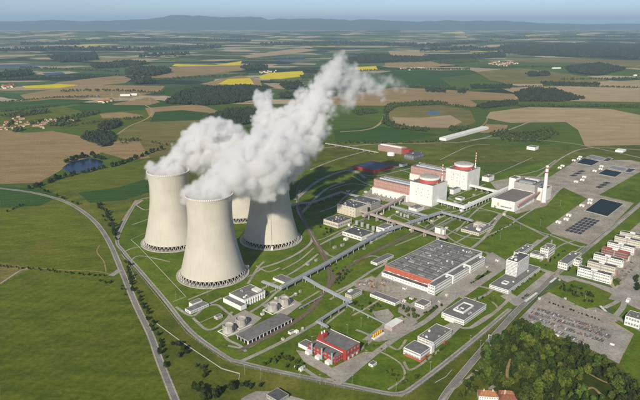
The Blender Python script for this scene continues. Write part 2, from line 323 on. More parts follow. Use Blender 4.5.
# ---- fields of the middle distance, nearest last
F_ = [
 ([(0,64.6),(26,64),(44,65),(30,67),(0,67.6)], lake, 'lake'), ([(42,73),(62,72),(66,74),(46,75.4)], lake, 'lake'),
 ([(274,57),(303,56),(305,60),(290,61),(275,60.4)], lake, 'lake'), ([(415,55),(428,54),(430,59),(416,60)], lake, 'lake'),
 ([(60,82),(120,75),(132,79),(125,83),(80,87),(40,88)], tan, 'field'),
 ([(22,86),(60,84),(78,85),(60,88),(25,88)], rape, 'field'),
 ([(20,95),(60,88),(110,85),(165,86),(160,91),(130,98),(85,98),(60,102),(30,103)], tan, 'field'),
 ([(0,104),(55,99),(95,100),(70,105),(0,112)], g_dark, 'field'),
 ([(0,112),(75,105),(120,110),(165,110),(170,120),(110,128),(60,128),(0,128)], g_field, 'field'),
 ([(65,107),(112,101),(160,100),(180,104),(150,109),(100,113),(85,112)], g_dark, 'field'),
 ([(100,114),(122,112),(143,115),(140,118),(102,118)], tan, 'field'),
 ([(112,104),(150,97),(160,102),(150,105),(115,105)], tan, 'field'),
 ([(0,128),(22,133),(52,131),(80,136),(98,142),(106,148),(98,155),(70,163),(58,172),(38,183),(0,184)], tan, 'field'),
 ([(117,134),(140,122),(175,120),(240,120),(240,140),(190,150),(150,158),(128,160),(100,152)], olive, 'field'),
 ([(110,140),(140,142),(150,158),(128,160),(100,152)], tan, 'field'),
 ([(145,108),(200,104),(220,112),(195,116),(150,117)], tan, 'field'),
 ([(155,112),(182,110),(210,113),(200,120),(150,122)], g_dark, 'field'),
 ([(165,88),(200,84),(260,82),(275,88),(215,96),(180,98),(160,95)], g_dark, 'field'),
 ([(200,84),(240,75),(260,80),(262,86),(235,88)], tan, 'field'),
 ([(218,84),(228,79),(250,78),(254,84),(240,85)], rape, 'field'),
 ([(258,77),(268,73),(302,71),(306,76),(280,79),(262,79)], rape, 'field'),
 ([(175,64),(215,65),(242,61),(240,65),(200,68),(172,66)], rape, 'field'),
 ([(150,68),(190,66),(250,65),(270,67),(220,73),(170,78),(150,78)], tan, 'field'),
 ([(355,67),(376,66),(378,70),(356,71)], rape, 'field'),
 ([(240,56),(300,48),(318,50),(290,54),(250,58)], tan2, 'field'),
 ([(416,44),(436,42.5),(440,45),(418,46)], rape, 'field'),
 ([(441,33),(462,31.5),(466,33.5),(444,35)], rape, 'field'),
 ([(388,51),(425,51),(424,56),(392,57)], tan2, 'field'),
 ([(385,60),(440,58),(480,60),(470,64),(420,68),(385,66)], tan, 'field'),
 ([(350,78),(392,71),(470,70),(500,78),(510,88),(440,90),(392,88),(350,88)], g_dark, 'field'),
 ([(505,58.5),(560,58),(640,60.5),(640,68),(590,63),(520,62.5)], olive, 'field'),
 ([(440,63),(500,60.5),(560,64),(640,70),(640,76),(560,72),(480,68)], g_wheat, 'field'),
 ([(476,72),(520,68),(600,78),(610,81),(560,84),(510,84),(490,80)], olive, 'field'),
 ([(440,78),(476,74),(500,84),(515,88),(460,92)], g_wheat, 'field'),
 ([(392,87),(450,90),(515,94),(515,102),(470,107),(440,104),(395,106),(330,105),(340,96)], tan, 'field'),
 ([(500,88),(560,84),(640,80),(640,104),(590,104),(560,98),(520,95)], tan2, 'field'),
 ([(470,100),(640,102),(640,108),(560,109),(490,112)], g_wheat, 'field'),
 ([(490,112),(530,107),(610,109),(640,115),(640,145),(585,146),(577,130),(565,122),(510,123),(486,118)], tan2, 'field'),
 ([(486,120),(512,123),(566,122),(578,130),(585,146),(520,148),(470,138),(470,126)], g_wheat, 'field'),
 ([(486,124),(508,125),(505,132),(480,133)], tan, 'field'),
 ([(330,106),(395,106),(440,106),(470,110),(480,125),(440,142),(360,143),(320,146),(300,150),(290,130)], g_wheat, 'field'),
 ([(334,130),(378,126),(440,135),(400,142),(335,142)], g_dark, 'field'),
 ([(385,108),(400,104),(440,105),(470,110),(476,122),(462,128),(420,128),(395,126),(384,118)], olive, 'field'),
 ([(392,117),(420,118),(450,115),(462,122),(450,128),(415,127),(395,124)], tan2, 'field'),
 ([(425,113),(431,110.5),(440,111.5),(441,114),(432,115)], water, 'pond'),
 ([(150,158),(190,150),(240,140),(300,150),(335,142),(440,142),(470,138),(520,148),(585,146),(640,145),(640,160),(560,160),(420,165),(300,170),(150,200),(60,190),(45,185),(128,163)], g_plant2, 'meadow'),
 ([(62,168),(70,162),(90,158),(103,161),(102,167),(85,172),(68,172)], water, 'pond'),
 ([(45,186),(75,175),(110,166),(150,160),(150,180),(120,192),(80,193)], g_field, 'meadow'),
 ([(78,193),(120,187),(150,178),(150,192),(125,200),(90,203)], g_dark, 'meadow'),
]
area('meadow', [(-120,104),(700,104),(700,150),(640,200),(560,210),(150,200),(-60,200)], g_wheat, 0.03)
for i, (px, m, nm) in enumerate(F_): area(nm, px, m, 0.05 + 0.006 * i)
# near fields on the left, beyond the main road
area('meadow', [(0,190),(40,195),(68,203),(93,221),(108,241),(118,268),(80,276),(0,275)], g_field, 0.30)
area('meadow', [(0,268),(40,272),(118,266),(136,306),(150,335),(164,372),(180,420),(0,440)], g_field2, 0.304)
area('meadow', [(0,262),(22,266),(28,270),(0,283)], olive, 0.308)
area('meadow', [(0,186),(45,190),(60,196),(40,206),(0,208)], g_dark, 0.303)
# strip between main road and plant fence, and the outside slopes
area('verge', [(40,187),(80,190),(120,190),(135,200),(114,232),(120,252),(190,332),(225,358),(345,388),(402,397),(460,352),(520,305),(560,330),(700,380),(700,460),(-40,460),(180,420),(164,372),(136,306),(118,266),(108,240),(92,219),(68,203)], g_plant2, 0.20)
# ground of the plant
area('plant_lawn', [(150,196),(134,207),(117,238),(124,252),(142,273),(190,331),(226,357),(280,372),(345,385),(402,394),(460,351),(515,305),(560,276),(640,205),(660,170),(610,150),(560,150),(500,143),(440,146),(380,147),(300,150),(190,150)], g_plant, 0.25)
area('lawn', [(440,150),(480,147),(548,152),(556,158),(520,168),(488,176),(470,160)], g_wheat, 0.262)
area('lawn', [(590,215),(640,185),(640,205),(608,232)], g_plant, 0.264)
area('lawn', [(618,185),(640,172),(640,196)], g_plant, 0.266)
area('lawn', [(515,215),(555,190),(590,196),(552,226),(535,230)], g_plant, 0.268)

# ---- paved yards
def pave(px, m=None, z=[0.27]):
    z[0] += 0.002; return area('paved_yard', px, m or paving, z[0])
pave([(420,300),(438,307),(447,309),(512,264),(492,252),(478,262),(450,285),(436,297)], asph_l)
pave([(372,282),(385,268),(392,266),(436,296),(436,305),(415,322),(398,312),(400,298),(375,289)], asph_l)
pave([(350,284),(372,276),(400,290),(402,300),(385,296),(362,290)], gravel)
pave([(386,322),(402,316),(418,322),(398,337),(380,342),(362,340)], asph_l)
pave([(372,312),(388,309),(394,316),(388,324),(376,318)], asph_l)
pave([(296,350),(306,352),(332,368),(352,358),(364,352),(380,352),(345,382),(335,380),(322,372),(304,362)], asph_l)
pave([(402,349),(420,358),(450,338),(462,326),(452,322),(436,330)], paving)
pave([(500,296),(512,292),(540,268),(560,274),(540,292),(524,306),(515,306)], asph_l)
pave([(553,275),(570,276),(612,288),(640,262),(640,310),(622,302),(608,299),(570,284)], asph_l)
pave([(519,319),(532,306),(546,300),(612,322),(632,334),(619,364),(596,352)], asph_l)
pave([(530,308),(540,297),(553,290),(622,318),(612,325)], gravel)
pave([(602,256),(640,222),(640,262),(616,290),(608,284)], gravel)
# spray pond platforms
for k, q in enumerate(([(548,178),(590,152),(640,162),(640,172),(590,200),(560,186)], [(546,228),(594,194),(634,203),(592,246),(552,234)])): pave(q, gravel)
pave([(362,195),(380,184),(412,196),(432,206),(424,210),(396,203),(374,200)], gravel)
pave([(350,150),(420,152),(432,160),(380,172),(345,168)], gravel)
pave([(225,320),(245,310),(262,318),(245,332),(224,338)], paving); pave([(262,306),(284,294),(302,304),(284,318)], paving)
pave([(490,182),(520,176),(562,178),(564,186),(546,206),(516,214)], gravel)
for px in ([(351,259),(362,252),(372,258),(358,268)],): pave(px, g_plant2)
area('lawn', [(612,300),(640,270),(700,240),(700,400),(648,402),(630,380),(620,362),(634,334),(614,322)], g_plant, 0.262)
area('lawn', [(575,258),(640,205),(700,160),(700,260),(640,262),(600,262)], g_plant, 0.263)
for q in ([(511,293),(540,270.5),(546,272.5),(517,296.5)], [(441,306.5),(448,308.6),(463,298.6),(457,296.8)], [(478,275),(485,275.5),(481,279.5),(474,279.5)], [(548,279),(553,281),(530,298),(527,296.5)], [(470,284),(474,285.4),(492,272),(488,270.6)], [(563,271),(574,262),(580,264.5),(576,270),(570,275)], [(612,281),(617,277.5),(622,280),(615,287)], [(600,296.5),(622,304),(618,309),(606,304)], [(402,300),(410,296),(418,299),(410,304)]): area('lawn', q, g_plant, 0.345)
area('lawn', [(562,284),(578,279),(612,294),(604,306),(586,309),(546,291)], g_plant, 0.330)
area('lawn', [(486,302),(500,306),(482,318),(470,325),(464,323)], g_plant, 0.331)

# ---- roads
road([(-30,186),(10,189.5),(39,194),(68,203),(92,219),(108,240),(123,274),(136,305),(150,334),(160,362),(180,412)], 11.5, gravel)
road([(-30,186),(10,189.5),(39,194),(68,203),(92,219),(108,240),(123,274),(136,305),(150,334),(160,362),(180,412)], 8.6, asphalt, edge=.35, label='main road curving down the left')
road([(162,195),(150,197.5),(140,200),(132.5,208),(117.5,238),(124,252),(142,273),(165,300),(190.5,331),(225.5,356.5),(239.5,362),(280,371.7),(344.7,384.6),(385,393),(401,393.5),(415,386),(460,351),(510,309)], 8, asph_l)
road([(162,195),(150,197.5),(140,200),(132.5,208),(117.5,238),(124,252),(142,273),(165,300),(190.5,331),(225.5,356.5),(239.5,362),(280,371.7),(344.7,384.6),(385,393),(401,393.5),(415,386),(460,351),(510,309)], 2.6, asphalt)
road([(440,408),(450,389),(494.5,336),(518,310),(530,299),(553,277),(575,258),(612,228),(650,196)], 11, asphalt, edge=.35)
road([(553,276),(573,279),(612,291),(624,303),(614,318)], 9, asph_l)
road([(614,316),(640,330),(670,345)], 9, asph_l); road([(604,308),(622,298),(640,275)], 8, asph_l)
road([(436,420),(445,397),(468,378),(490,360)], 4, gravel)
road([(335,384),(345,378),(373,355),(398,337),(426,321),(449,302),(470,287),(512,262),(540,240)], 10, asph_l)
road([(512,263),(545,238),(552,236),(585,247),(608,232),(650,196)], 7, asph_l)
road([(445,318),(470,328),(508,300),(500,292),(478,286)], 6, asph_l)
road([(548,180),(505,212),(482,240),(450,262)], 7, asph_l)
road([(545,236),(500,214),(470,206),(440,196)], 6, gravel)
road([(640,150),(590,148),(565,156),(540,175),(515,192)], 7, gravel); road([(650,160),(600,149),(560,142),(500,138),(470,140)], 8, gravel)
road([(440,160),(470,146),(490,145)], 5, gravel); road([(310,170),(335,160),(370,150)], 7, gravel)
road([(295,200),(320,180),(350,170),(365,178)], 12, gravel); road([(300,215),(325,190),(345,182)], 9, asph_l)
road([(322,148),(380,144),(440,143),(470,141),(500,133),(540,118)], 9, gravel); road([(440,142),(480,127),(488,118)], 8, tan)
road([(340,132),(370,129),(382,121),(384,112)], 12, tan2)
road([(188,300),(225,285),(252,275),(262,268)], 4, gravel); road([(130,262),(140,256),(170,262)], 4, gravel)
road([(124,252),(134,248),(150,246)], 4, asph_l); road([(132,225),(146,220),(150,219)], 3.5, gravel); road([(136,205),(144,210),(150,209)], 4, gravel)
road([(200,308),(216,305),(228,313),(238,318),(262,305),(280,290),(302,280)], 5, asph_l)
road([(176,307),(192,316),(206,306),(222,298)], 5, asph_l); road([(193,318),(208,330),(224,322),(232,312)], 5, asph_l)
road([(228,346),(246,348),(262,340),(290,322)], 5, asph_l); road([(240,362),(262,352),(290,338),(318,322),(336,310)], 7, asph_l)
road([(262,268),(280,262),(300,252),(312,240),(306,225),(297,208),(300,190)], 6, asph_l); road([(248,296),(272,284),(300,268),(318,254)], 5, asph_l)
road([(336,292),(352,284),(370,272),(386,262),(372,256),(354,262)], 6, asph_l)
road([(312,232),(318,246),(328,254)], 5, asph_l); road([(318,246),(336,236),(352,226),(372,216)], 5, asph_l)
road([(352,316),(365,309),(384,297)], 4, gravel); road([(402,200),(420,216),(436,226),(452,240),(470,248),(490,254)], 5, asph_l)
road([(420,236),(436,226),(458,214),(476,206)], 5, gravel); road([(450,246),(468,236),(486,226),(500,214)], 5, asph_l)
road([(0,284),(20,271),(28,269)], 5, gravel); road([(0,270),(30,268),(60,270),(100,272),(112,276)], 2.5, tan)
road([(111,276),(120,270)], 12, paving, smooth=False); road([(100,245),(97,252),(104,262),(106,272)], 2.5, tan)
road([(145,105),(152,110),(148,118),(130,126),(118,134)], 9, tan2); road([(0,108),(60,103),(110,100),(160,96)], 7, tan)
road([(500,372),(496,384),(490,390),(495,398)], 5, gravel); road([(578,368),(600,380),(616,388),(618,402)], 3, tan); road([(580,394),(592,388),(602,396)], 4, tan); road([(515,352),(510,362),(507,372),(508,382)], 4, tan)
road([(503,120),(515,117),(530,113)], 5, tan2)
for pth, w_ in (([(485,237),(515,221),(494,212),(476,211)], 4.5), ([(515,221),(540,232),(552,235)], 4.5), ([(515,221),(535,208),(566,185)], 5), ([(456,232),(476,211),(490,202)], 4.5), ([(440,226),(462,236),(482,239)], 5), ([(425,227),(442,217),(455,211)], 4.5),
    ([(434,231),(452,221),(466,214)], 4), ([(446,236),(460,227)], 4), ([(392,214),(412,222),(428,229)], 4.5), ([(398,210),(420,219)], 3.5), ([(412,214),(432,208),(450,212),(470,208)], 5), ([(380,222),(396,214),(408,212)], 4), ([(395,246),(420,236)], 4), ([(430,206),(448,198),(470,190),(486,184)], 4), ([(450,206),(470,198),(486,192)], 4), ([(444,196),(452,199),(460,196)], 3.5),
    ([(318,246),(330,240),(344,234),(352,228)], 4.5), ([(317,244),(322,252),(336,258)], 4), ([(313,238),(320,240),(340,231),(352,226)], 3.5), ([(282,270),(300,260),(314,248)], 4), ([(248,284),(258,268),(264,262)], 5), ([(256,266),(268,272),(280,268)], 4), ([(240,306),(262,296),(276,290)], 4), ([(262,312),(282,302),(296,294)], 4.5),
    ([(300,303),(320,291)], 4), ([(330,300),(342,292),(356,284)], 4.5), ([(366,308),(382,316)], 4), ([(356,330),(372,338),(360,350)], 5), ([(386,344),(398,350),(406,340)], 4), ([(404,362),(412,370),(440,350)], 4), ([(380,352),(392,358),(402,366),(404,378),(388,390)], 3), ([(300,366),(318,378),(334,380)], 6), ([(246,352),(240,346),(228,340),(222,332)], 5),
    ([(345,310),(334,318),(322,328)], 4), ([(470,328),(484,318),(498,310),(492,302)], 4), ([(462,304),(484,296),(492,290)], 6), ([(498,266),(490,258),(486,252)], 5), ([(352,176),(372,186),(390,184)], 6), ([(330,190),(350,184),(368,186)], 5), ([(345,170),(372,176),(396,172),(420,166)], 6), ([(400,170),(420,176)], 5), ([(320,212),(336,206),(344,198),(356,190)], 6), ([(516,176),(540,170),(556,160)], 5), ([(490,176),(505,170),(532,158)], 4), ([(512,160),(522,163)], 4), ([(556,276),(566,260),(584,246)], 4), ([(552,240),(548,262)], 4), ([(540,262),(560,246),(578,240)], 4)):
    road(pth, w_, gravel if w_ < 4.4 else asph_l, name='path')
for pts in ([(525,302),(537,293)], [(600,306),(606,312)], [(556,278),(550,283)]):
    a, b = P(*pts[0]), P(*pts[1]); struct('crossing_marking', strip(MB(), [a, b], 4.5, 0.86), paint)

# ---- service pipe duct inside the western fence, white on the grass
def duct(px, wd=1.4, label=''):
    pts = [P(x, y) for x, y in px]; mb = MB()
    for a, b in zip(pts, pts[1:]):
        mb.bar((a.x, a.y, 0.7), (b.x, b.y, 0.7), wd * .62)
    return tag(link('pipe_duct', mb.mesh('pipe_duct', conc)), label, 'pipe duct')
duct([(157,324),(180,341),(222,369),(240,374),(239,380)], 1.5, 'long white surface duct on the grass slope outside the fence')
duct([(122,255),(131,268),(136,280)], 1.2, 'short white duct beside the perimeter road at its western corner')
duct([(150,231),(131,240),(138,246),(186,297),(173,302)], 1.2, 'thin white duct around the two left cooling towers')
duct([(194,320),(200,323),(220,314)], 1.0, 'thin white duct beside the small pump hut')
duct([(435,383),(446,377),(452,370)], 1.0, 'thin white duct in the grass near the corner of the perimeter road')

# ---- railway
TZ = [0.84]
def track(px, label):
    TZ[0] += 0.02; z = TZ[0]
    pts = smoothline([P(x, y) for x, y in px], 8)
    o = tag(link('railway_track', strip(MB(), pts, 4.6, z).mesh('railway_track', ballast)), None, None, None, 'structure')
    for s in (-1, 1): part('rail', strip(MB(), pts, 0.22, z + .16, s * 0.75), railm, o)
    return o
for k in (0, 1): track([(238+k*2,352-k*2),(262,341-k*2),(290,326-k*2),(312,310-k*2.5),(324,294-k*4),(329+k*3,280),(327+k*3,266),(320+k*3,252),(312+k*3,238),(304+k*2,222),(299,206),(297,190),(305,176)], '')
track([(326,292),(338,276),(352,265),(372,254),(395,243),(420,232),(436,224)], ''); track([(329,284),(342,271),(366,256),(398,240),(418,230)], '')

# ================================================================== COOLING TOWERS
def tower_material():
    m = mat('tower_concrete', (0.515, 0.485, 0.405), 0.9, 0.06, 0.03, spec=0.15); n = m.node_tree; L = n.links; N = n.nodes.new
    b = n.nodes['Principled BSDF']; src = b.inputs['Base Color'].links[0].from_socket
    tc = N('ShaderNodeTexCoord'); sx = N('ShaderNodeSeparateXYZ'); L.new(tc.outputs['Object'], sx.inputs[0])
    # formwork lifts: thin rings 1.5 m apart; rain streaks that run down the shell
    zs = N('ShaderNodeMath'); zs.operation = 'MULTIPLY'; zs.inputs[1].default_value = 1 / 3.0; L.new(sx.outputs[2], zs.inputs[0])
    fr = N('ShaderNodeMath'); fr.operation = 'FRACT'; L.new(zs.outputs[0], fr.inputs[0])
    rg = N('ShaderNodeMapRange'); rg.inputs[1].default_value = 0.0; rg.inputs[2].default_value = 0.12; rg.inputs[3].default_value = 0.94; rg.inputs[4].default_value = 1.0; L.new(fr.outputs[0], rg.inputs[0])
    at = N('ShaderNodeMath'); at.operation = 'ARCTAN2'; L.new(sx.outputs[1], at.inputs[0]); L.new(sx.outputs[0], at.inputs[1])
    cv = N('ShaderNodeCombineXYZ'); am = N('ShaderNodeMath'); am.operation = 'MULTIPLY'; am.inputs[1].default_value = 22; L.new(at.outputs[0], am.inputs[0])
    zm = N('ShaderNodeMath'); zm.operation = 'MULTIPLY'; zm.inputs[1].default_value = 0.02; L.new(sx.outputs[2], zm.inputs[0]); L.new(am.outputs[0], cv.inputs[0]); L.new(zm.outputs[0], cv.inputs[1])
    st = N('ShaderNodeTexNoise'); st.inputs['Scale'].default_value = 1.3; st.inputs['Detail'].default_value = 5; L.new(cv.outputs[0], st.inputs['Vector'])
    sr = N('ShaderNodeMapRange'); sr.inputs[1].default_value = 0.3; sr.inputs[2].default_value = 0.7; sr.inputs[3].default_value = 0.93; sr.inputs[4].default_value = 1.03; L.new(st.outputs[0], sr.inputs[0])
    s2 = N('ShaderNodeTexNoise'); s2.inputs['Scale'].default_value = 0.016; s2.inputs['Detail'].default_value = 7; s2.inputs['Roughness'].default_value = .65; L.new(tc.outputs['Object'], s2.inputs['Vector'])
    m2 = N('ShaderNodeMapRange'); m2.inputs[1].default_value = .35; m2.inputs[2].default_value = .65; m2.inputs[3].default_value = .92; m2.inputs[4].default_value = 1.04; L.new(s2.outputs[0], m2.inputs[0])
    m3 = N('ShaderNodeMath'); m3.operation = 'MULTIPLY'; L.new(sr.outputs[0], m3.inputs[0]); L.new(m2.outputs[0], m3.inputs[1])
    mu = N('ShaderNodeMath'); mu.operation = 'MULTIPLY'; L.new(rg.outputs[0], mu.inputs[0]); L.new(m3.outputs[0], mu.inputs[1])
    sc = N('ShaderNodeVectorMath'); sc.operation = 'SCALE'; L.new(src, sc.inputs[0]); L.new(mu.outputs[0], sc.inputs['Scale']); L.new(sc.outputs[0], b.inputs['Base Color'])
    return m
towm = tower_material()
TOW_H = 155.0
def tr(z): return 41.0 * math.sqrt(1 + ((z - 120) / 103.0) ** 2)
def make_tower_meshes():
    prof = [(tr(9), 9.0)] + [(tr(z), z) for z in np.linspace(9, 153, 44)] + [(tr(153) + .5, 153.0), (tr(155) + .5, 155.0), (tr(155) - 1.0, 155.0)] + [(tr(z) - 1.0, z) for z in np.linspace(153, 9, 26)] + [(tr(9), 9.0)]
    shell = MB().lathe(prof, 112).mesh('shell', towm, True)
    try: shell.set_sharp_from_angle(angle=R_(40))
    except Exception: pass
    ring = MB().lathe([(69, 0), (69, 1.5), (68, 1.5), (64.5, 1.1), (58, 1.0)], 96).mesh('basin', conc)
    leg = MB(); n = 46; da = math.pi / n
    for s in (-1, 1):
        a = (64.4, 0, 1.0); b = (tr(9) - .2, math.tan(da * s * 0.92) * tr(9), 9.6)
        leg.bar((64.4, 0.5 * s, 0.8), b, 1.0)
    legm = leg.mesh('column_pair', conc)
    pack = MB().lathe([(55, 1.0), (57, 3.0), (57, 13.0), (0.5, 13.2)], 64).mesh('shade_dark_packing', black)  # fill packs, coloured near-black to put shade behind the columns
    br = MB()
    for i in range(72):
        a = 2 * math.pi * i / 72; r = tr(155) + .6
        c, s_ = math.cos(a), math.sin(a); t = 1.1
        br.add([(r*c - t*s_, r*s_ + t*c, 152.6), (r*c + t*s_, r*s_ - t*c, 152.6), ((r+.5)*c + t*s_, (r+.5)*s_ - t*c, 155.6), ((r+.5)*c - t*s_, (r+.5)*s_ + t*c, 155.6), ((r-.3)*c - t*s_, (r-.3)*s_ + t*c, 155.6), ((r-.3)*c + t*s_, (r-.3)*s_ - t*c, 155.6)],
               [(0, 1, 2, 3), (3, 2, 5, 4), (0, 3, 4), (1, 5, 2), (0, 4, 5, 1)])
    rim = br.mesh('rim_brackets', whiter)
    lad = MB()
    zs = np.linspace(9, 154, 30)
    for z0, z1 in zip(zs, zs[1:]): lad.bar((tr(z0) + .5, 0, z0), (tr(z1) + .5, 0, z1), 0.8)
    return shell, ring, legm, pack, rim, lad.mesh('ladder', greyw), n
TM = make_tower_meshes()
def cooling_tower(x, y, label, ladder):
    t = thing('cooling_tower', label, 'cooling tower', (x, y, 0.25), 0, 'cooling towers'); t.scale = (1, 1, 1.025)
    shell, ring, legm, pack, rim, lad, n = TM
    link('shell', shell, t); link('basin', ring, t); link('shade_dark_packing', pack, t); link('rim_brackets', rim, t)['kind'] = 'stuff'
    link('ladder', lad, t, rz=R_(ladder))
    for i in range(n): link('column_pair', legm, t, rz=2 * math.pi * (i + .5) / n)
    d = MB().box(tr(9) - 2, 69.5, -2.2, 2.2, 0.2, 6.5); o = part('stair_house', d, whiter, t); o.rotation_euler = (0, 0, R_(ladder))
    return t
TOWERS = dict(F=(-204, 1037), L=(-321, 1209), R=(-108, 1222), B=(-196, 1394))
cooling_tower(*TOWERS['F'], 'front cooling tower, nearest the camera, its whole pale hyperbolic shell in view', 20)
cooling_tower(*TOWERS['L'], 'leftmost cooling tower, pale concrete, half behind the front tower', 150)
cooling_tower(*TOWERS['R'], 'rightmost cooling tower, pale shell partly in the shade of its neighbour and steam', -84)
cooling_tower(*TOWERS['B'], 'rearmost cooling tower, mostly hidden between the front and right towers', 40)

# ---- steam plumes: (x, y, radius on survey grid, northing, strength)
PL = {
 'L': [(165,171,13,1212,1),(156,171,10,1205,1),(160,174,10,1200,1),(172,174,10,1200,1),(176,172,10,1205,1),(174,166,14,1225,1),(184,159,15,1235,1),(194,150,16,1250,1),(203,142,18,1265,1),(213,133,15,1275,1),(206,126,8,1275,1),(218,124,7,1280,1),(222,140,18,1290,1),(236,143,18,1300,1),(228,129,9,1290,1),(195,164,11,1235,1),(205,159,13,1240,1),(217,157,15,1250,1),(230,158,17,1260,1)],
 'F': [(205,193,15,1045,1),(191,195,10,1035,1),(196,198,9,1025,1),(214,199,10,1025,1),(206,200,9,1020,1),(222,196,10,1035,1),(214,190,14,1050,1),(223,186,15,1060,1),(212,181,12,1060,1),(222,174,13,1075,1),(235,181,19,1075,1),(250,183,18,1090,1),(240,166,19,1110,1),(258,170,24,1110,1),(270,168,21,1130,1),(262,150,20,1150,1),(284,152,21,1160,1),(252,148,15,1170,1),(276,183,13,1120,1),(264,190,13,1100,1)],
 'R': [(270,178,18,1225,1),(281,171,17,1240,1),(291,158,18,1260,1),(300,143,18,1280,1),(296,132,20,1300,1),(282,138,18,1300,1),(309,126,17,1310,1),(311,112,15,1330,1),(318,99,15,1350,1),(322,87,13,1370,.8),(329,77,12,1390,.7),(336,68,10,1400,.6),(340,58,7,1410,.45),(330,92,11,1380,.45),(345,80,11,1410,.28),(357,82,13,1430,.36),(371,82,12,1440,.32),(384,84,10,1440,.28),(350,94,12,1430,.33),(362,92,10,1430,.26),(393,82,9,1450,.24),(380,93,9,1450,.22),(402,86,7,1450,.2),(346,106,9,1400,.28),(352,70,9,1430,.3),(345,66,7,1410,.35),(332,108,10,1350,.3),(322,130,10,1320,.5),(312,148,11,1290,.6),(302,164,10,1270,.7)],
 'B': [(245,183,17,1394,1),(252,168,18,1400,1),(262,150,18,1410,1),(270,136,17,1420,1),(266,120,13,1430,1),(263,107,9,1435,1),(259,97,7,1440,1),(268,95,6,1440,.9),(276,122,13,1430,1),(288,120,14,1430,1),(298,110,11,1440,.9),(305,97,10,1440,.7)],
}
def puff(p): 
    c = Q(p[0], p[1], p[3]); return c, p[2] * (c - Vector((0, 0, CAM_H))).length / FOC, p[4]
ALL = {k: [puff(p) for p in v] for k, v in PL.items()}
def steam():
    pf = [q for v in ALL.values() for q in v]
    lo = np.array([min(c[i] - r * 1.6 for c, r, s in pf) for i in range(3)]); hi = np.array([max(c[i] + r * 1.6 for c, r, s in pf) for i in range(3)])
    lo[2] = max(lo[2], 96)
    vs = 3.2; n = np.ceil((hi - lo) / vs).astype(int); nx, ny, nz = [int(k) for k in n]
    den = np.zeros((nz, ny, nx), np.float32)
    ax = [lo[i] + (np.arange(n[i]) + .5) * vs for i in range(3)]
    def stamp(c, r, s):
        sl = []
        for i in range(3):
            a = int(max(0, (c[i] - r - lo[i]) // vs)); b = int(min(n[i], (c[i] + r - lo[i]) // vs + 2))
            if b <= a: return
            sl.append(slice(a, b))
        X = ax[0][sl[0]][None, None, :]; Y = ax[1][sl[1]][None, :, None]; Z = ax[2][sl[2]][:, None, None]
        d = np.sqrt((X - c[0]) ** 2 + (Y - c[1]) ** 2 + (Z - c[2]) ** 2)
        v = np.clip(1.0 - d / r, 0, 1) * s
        t = den[sl[2], sl[1], sl[0]]; np.maximum(t, v, out=t)
    rg = np.random.default_rng(11)
    for c, r, s in pf:
        c = np.array(c); stamp(c, r, s)
        for k in range(22):                                    # billows on the billow
            d = rg.normal(size=3); d /= np.linalg.norm(d); r2 = r * rg.uniform(.28, .55)
            c2 = c + d * (r * 0.97 - r2 * 0.40); stamp(c2, r2, s * rg.uniform(.75, 1))
            for q in range(2):
                e = rg.normal(size=3); e /= np.linalg.norm(e); r3 = r2 * rg.uniform(.3, .5); stamp(c2 + e * (r2 * .85), r3, s * rg.uniform(.6, 1))
    def noise(cell):
        m = [int(math.ceil(k * vs / cell)) + 3 for k in (nz, ny, nx)]; g = rg.uniform(-1, 1, m).astype(np.float32)
        for axis, k in enumerate((nz, ny, nx)):
            t = np.arange(k) * vs / cell; i = t.astype(int); f = t - i; f = f * f * (3 - 2 * f)
            sh = [1, 1, 1]; sh[axis] = k; f = f.reshape(sh).astype(np.float32)
            g = np.take(g, i, axis) * (1 - f) + np.take(g, i + 1, axis) * f
        return g
    nf = noise(70) * .45 + noise(34) * .55 + noise(16) * .42 + noise(8) * .28
    base = den.copy()
    core = np.clip((base - 0.15 + nf * 0.33) / 0.30, 0, 1) * np.clip(base * 8, 0, 1)
    veil = np.clip((base + 0.02 + nf * 0.30) / 0.40, 0, 1) * np.clip(base * 10, 0, 1)
    age = np.clip((ax[2] - 250) / 170, 0, 1)[:, None, None].astype(np.float32)      # thinner as it rises
    den = core * (1 - .66 * age) * .87 + veil * .13
    # atlas of slices
    cols = int(math.ceil(math.sqrt(nz * ny / nx))); rows = int(math.ceil(nz / cols))
    at = np.zeros((rows * ny, cols * nx), np.float32)
    for k in range(nz):
        r, c = divmod(k, cols); at[r * ny:(r + 1) * ny, c * nx:(c + 1) * nx] = den[k]
    img = bpy.data.images.new('steam_density', cols * nx, rows * ny, alpha=False, float_buffer=True); img.colorspace_settings.name = 'Non-Color'
    px = np.ones((at.size, 4), np.float32); px[:, :3] = at.reshape(-1, 1); img.pixels.foreach_set(px.ravel()); img.update(); img.pack()
    m = bpy.data.materials.new('steam'); m.use_nodes = True; t = m.node_tree; t.nodes.clear(); L = t.links; N = t.nodes.new
    def math_(op, a, b=None):
        q = N('ShaderNodeMath'); q.operation = op
        for i, x in enumerate((a, b)):
            if x is None: continue
            if isinstance(x, (int, float)): q.inputs[i].default_value = x
            else: L.new(x, q.inputs[i])
        return q.outputs[0]
    geo = N('ShaderNodeNewGeometry'); s = N('ShaderNodeSeparateXYZ'); L.new(geo.outputs['Position'], s.inputs[0])
    gx = math_('DIVIDE', math_('SUBTRACT', s.outputs[0], float(lo[0])), nx * vs)
    gy = math_('DIVIDE', math_('SUBTRACT', s.outputs[1], float(lo[1])), ny * vs)
    gz = math_('SUBTRACT', math_('DIVIDE', math_('SUBTRACT', s.outputs[2], float(lo[2])), vs), 0.5)
    gz = math_('MINIMUM', math_('MAXIMUM', gz, 0.0), nz - 1.01)
    gx = math_('MINIMUM', math_('MAXIMUM', gx, 0.6 / nx), 1 - 0.6 / nx); gy = math_('MINIMUM', math_('MAXIMUM', gy, 0.6 / ny), 1 - 0.6 / ny)
    k0 = math_('FLOOR', gz); fz = math_('SUBTRACT', gz, k0)
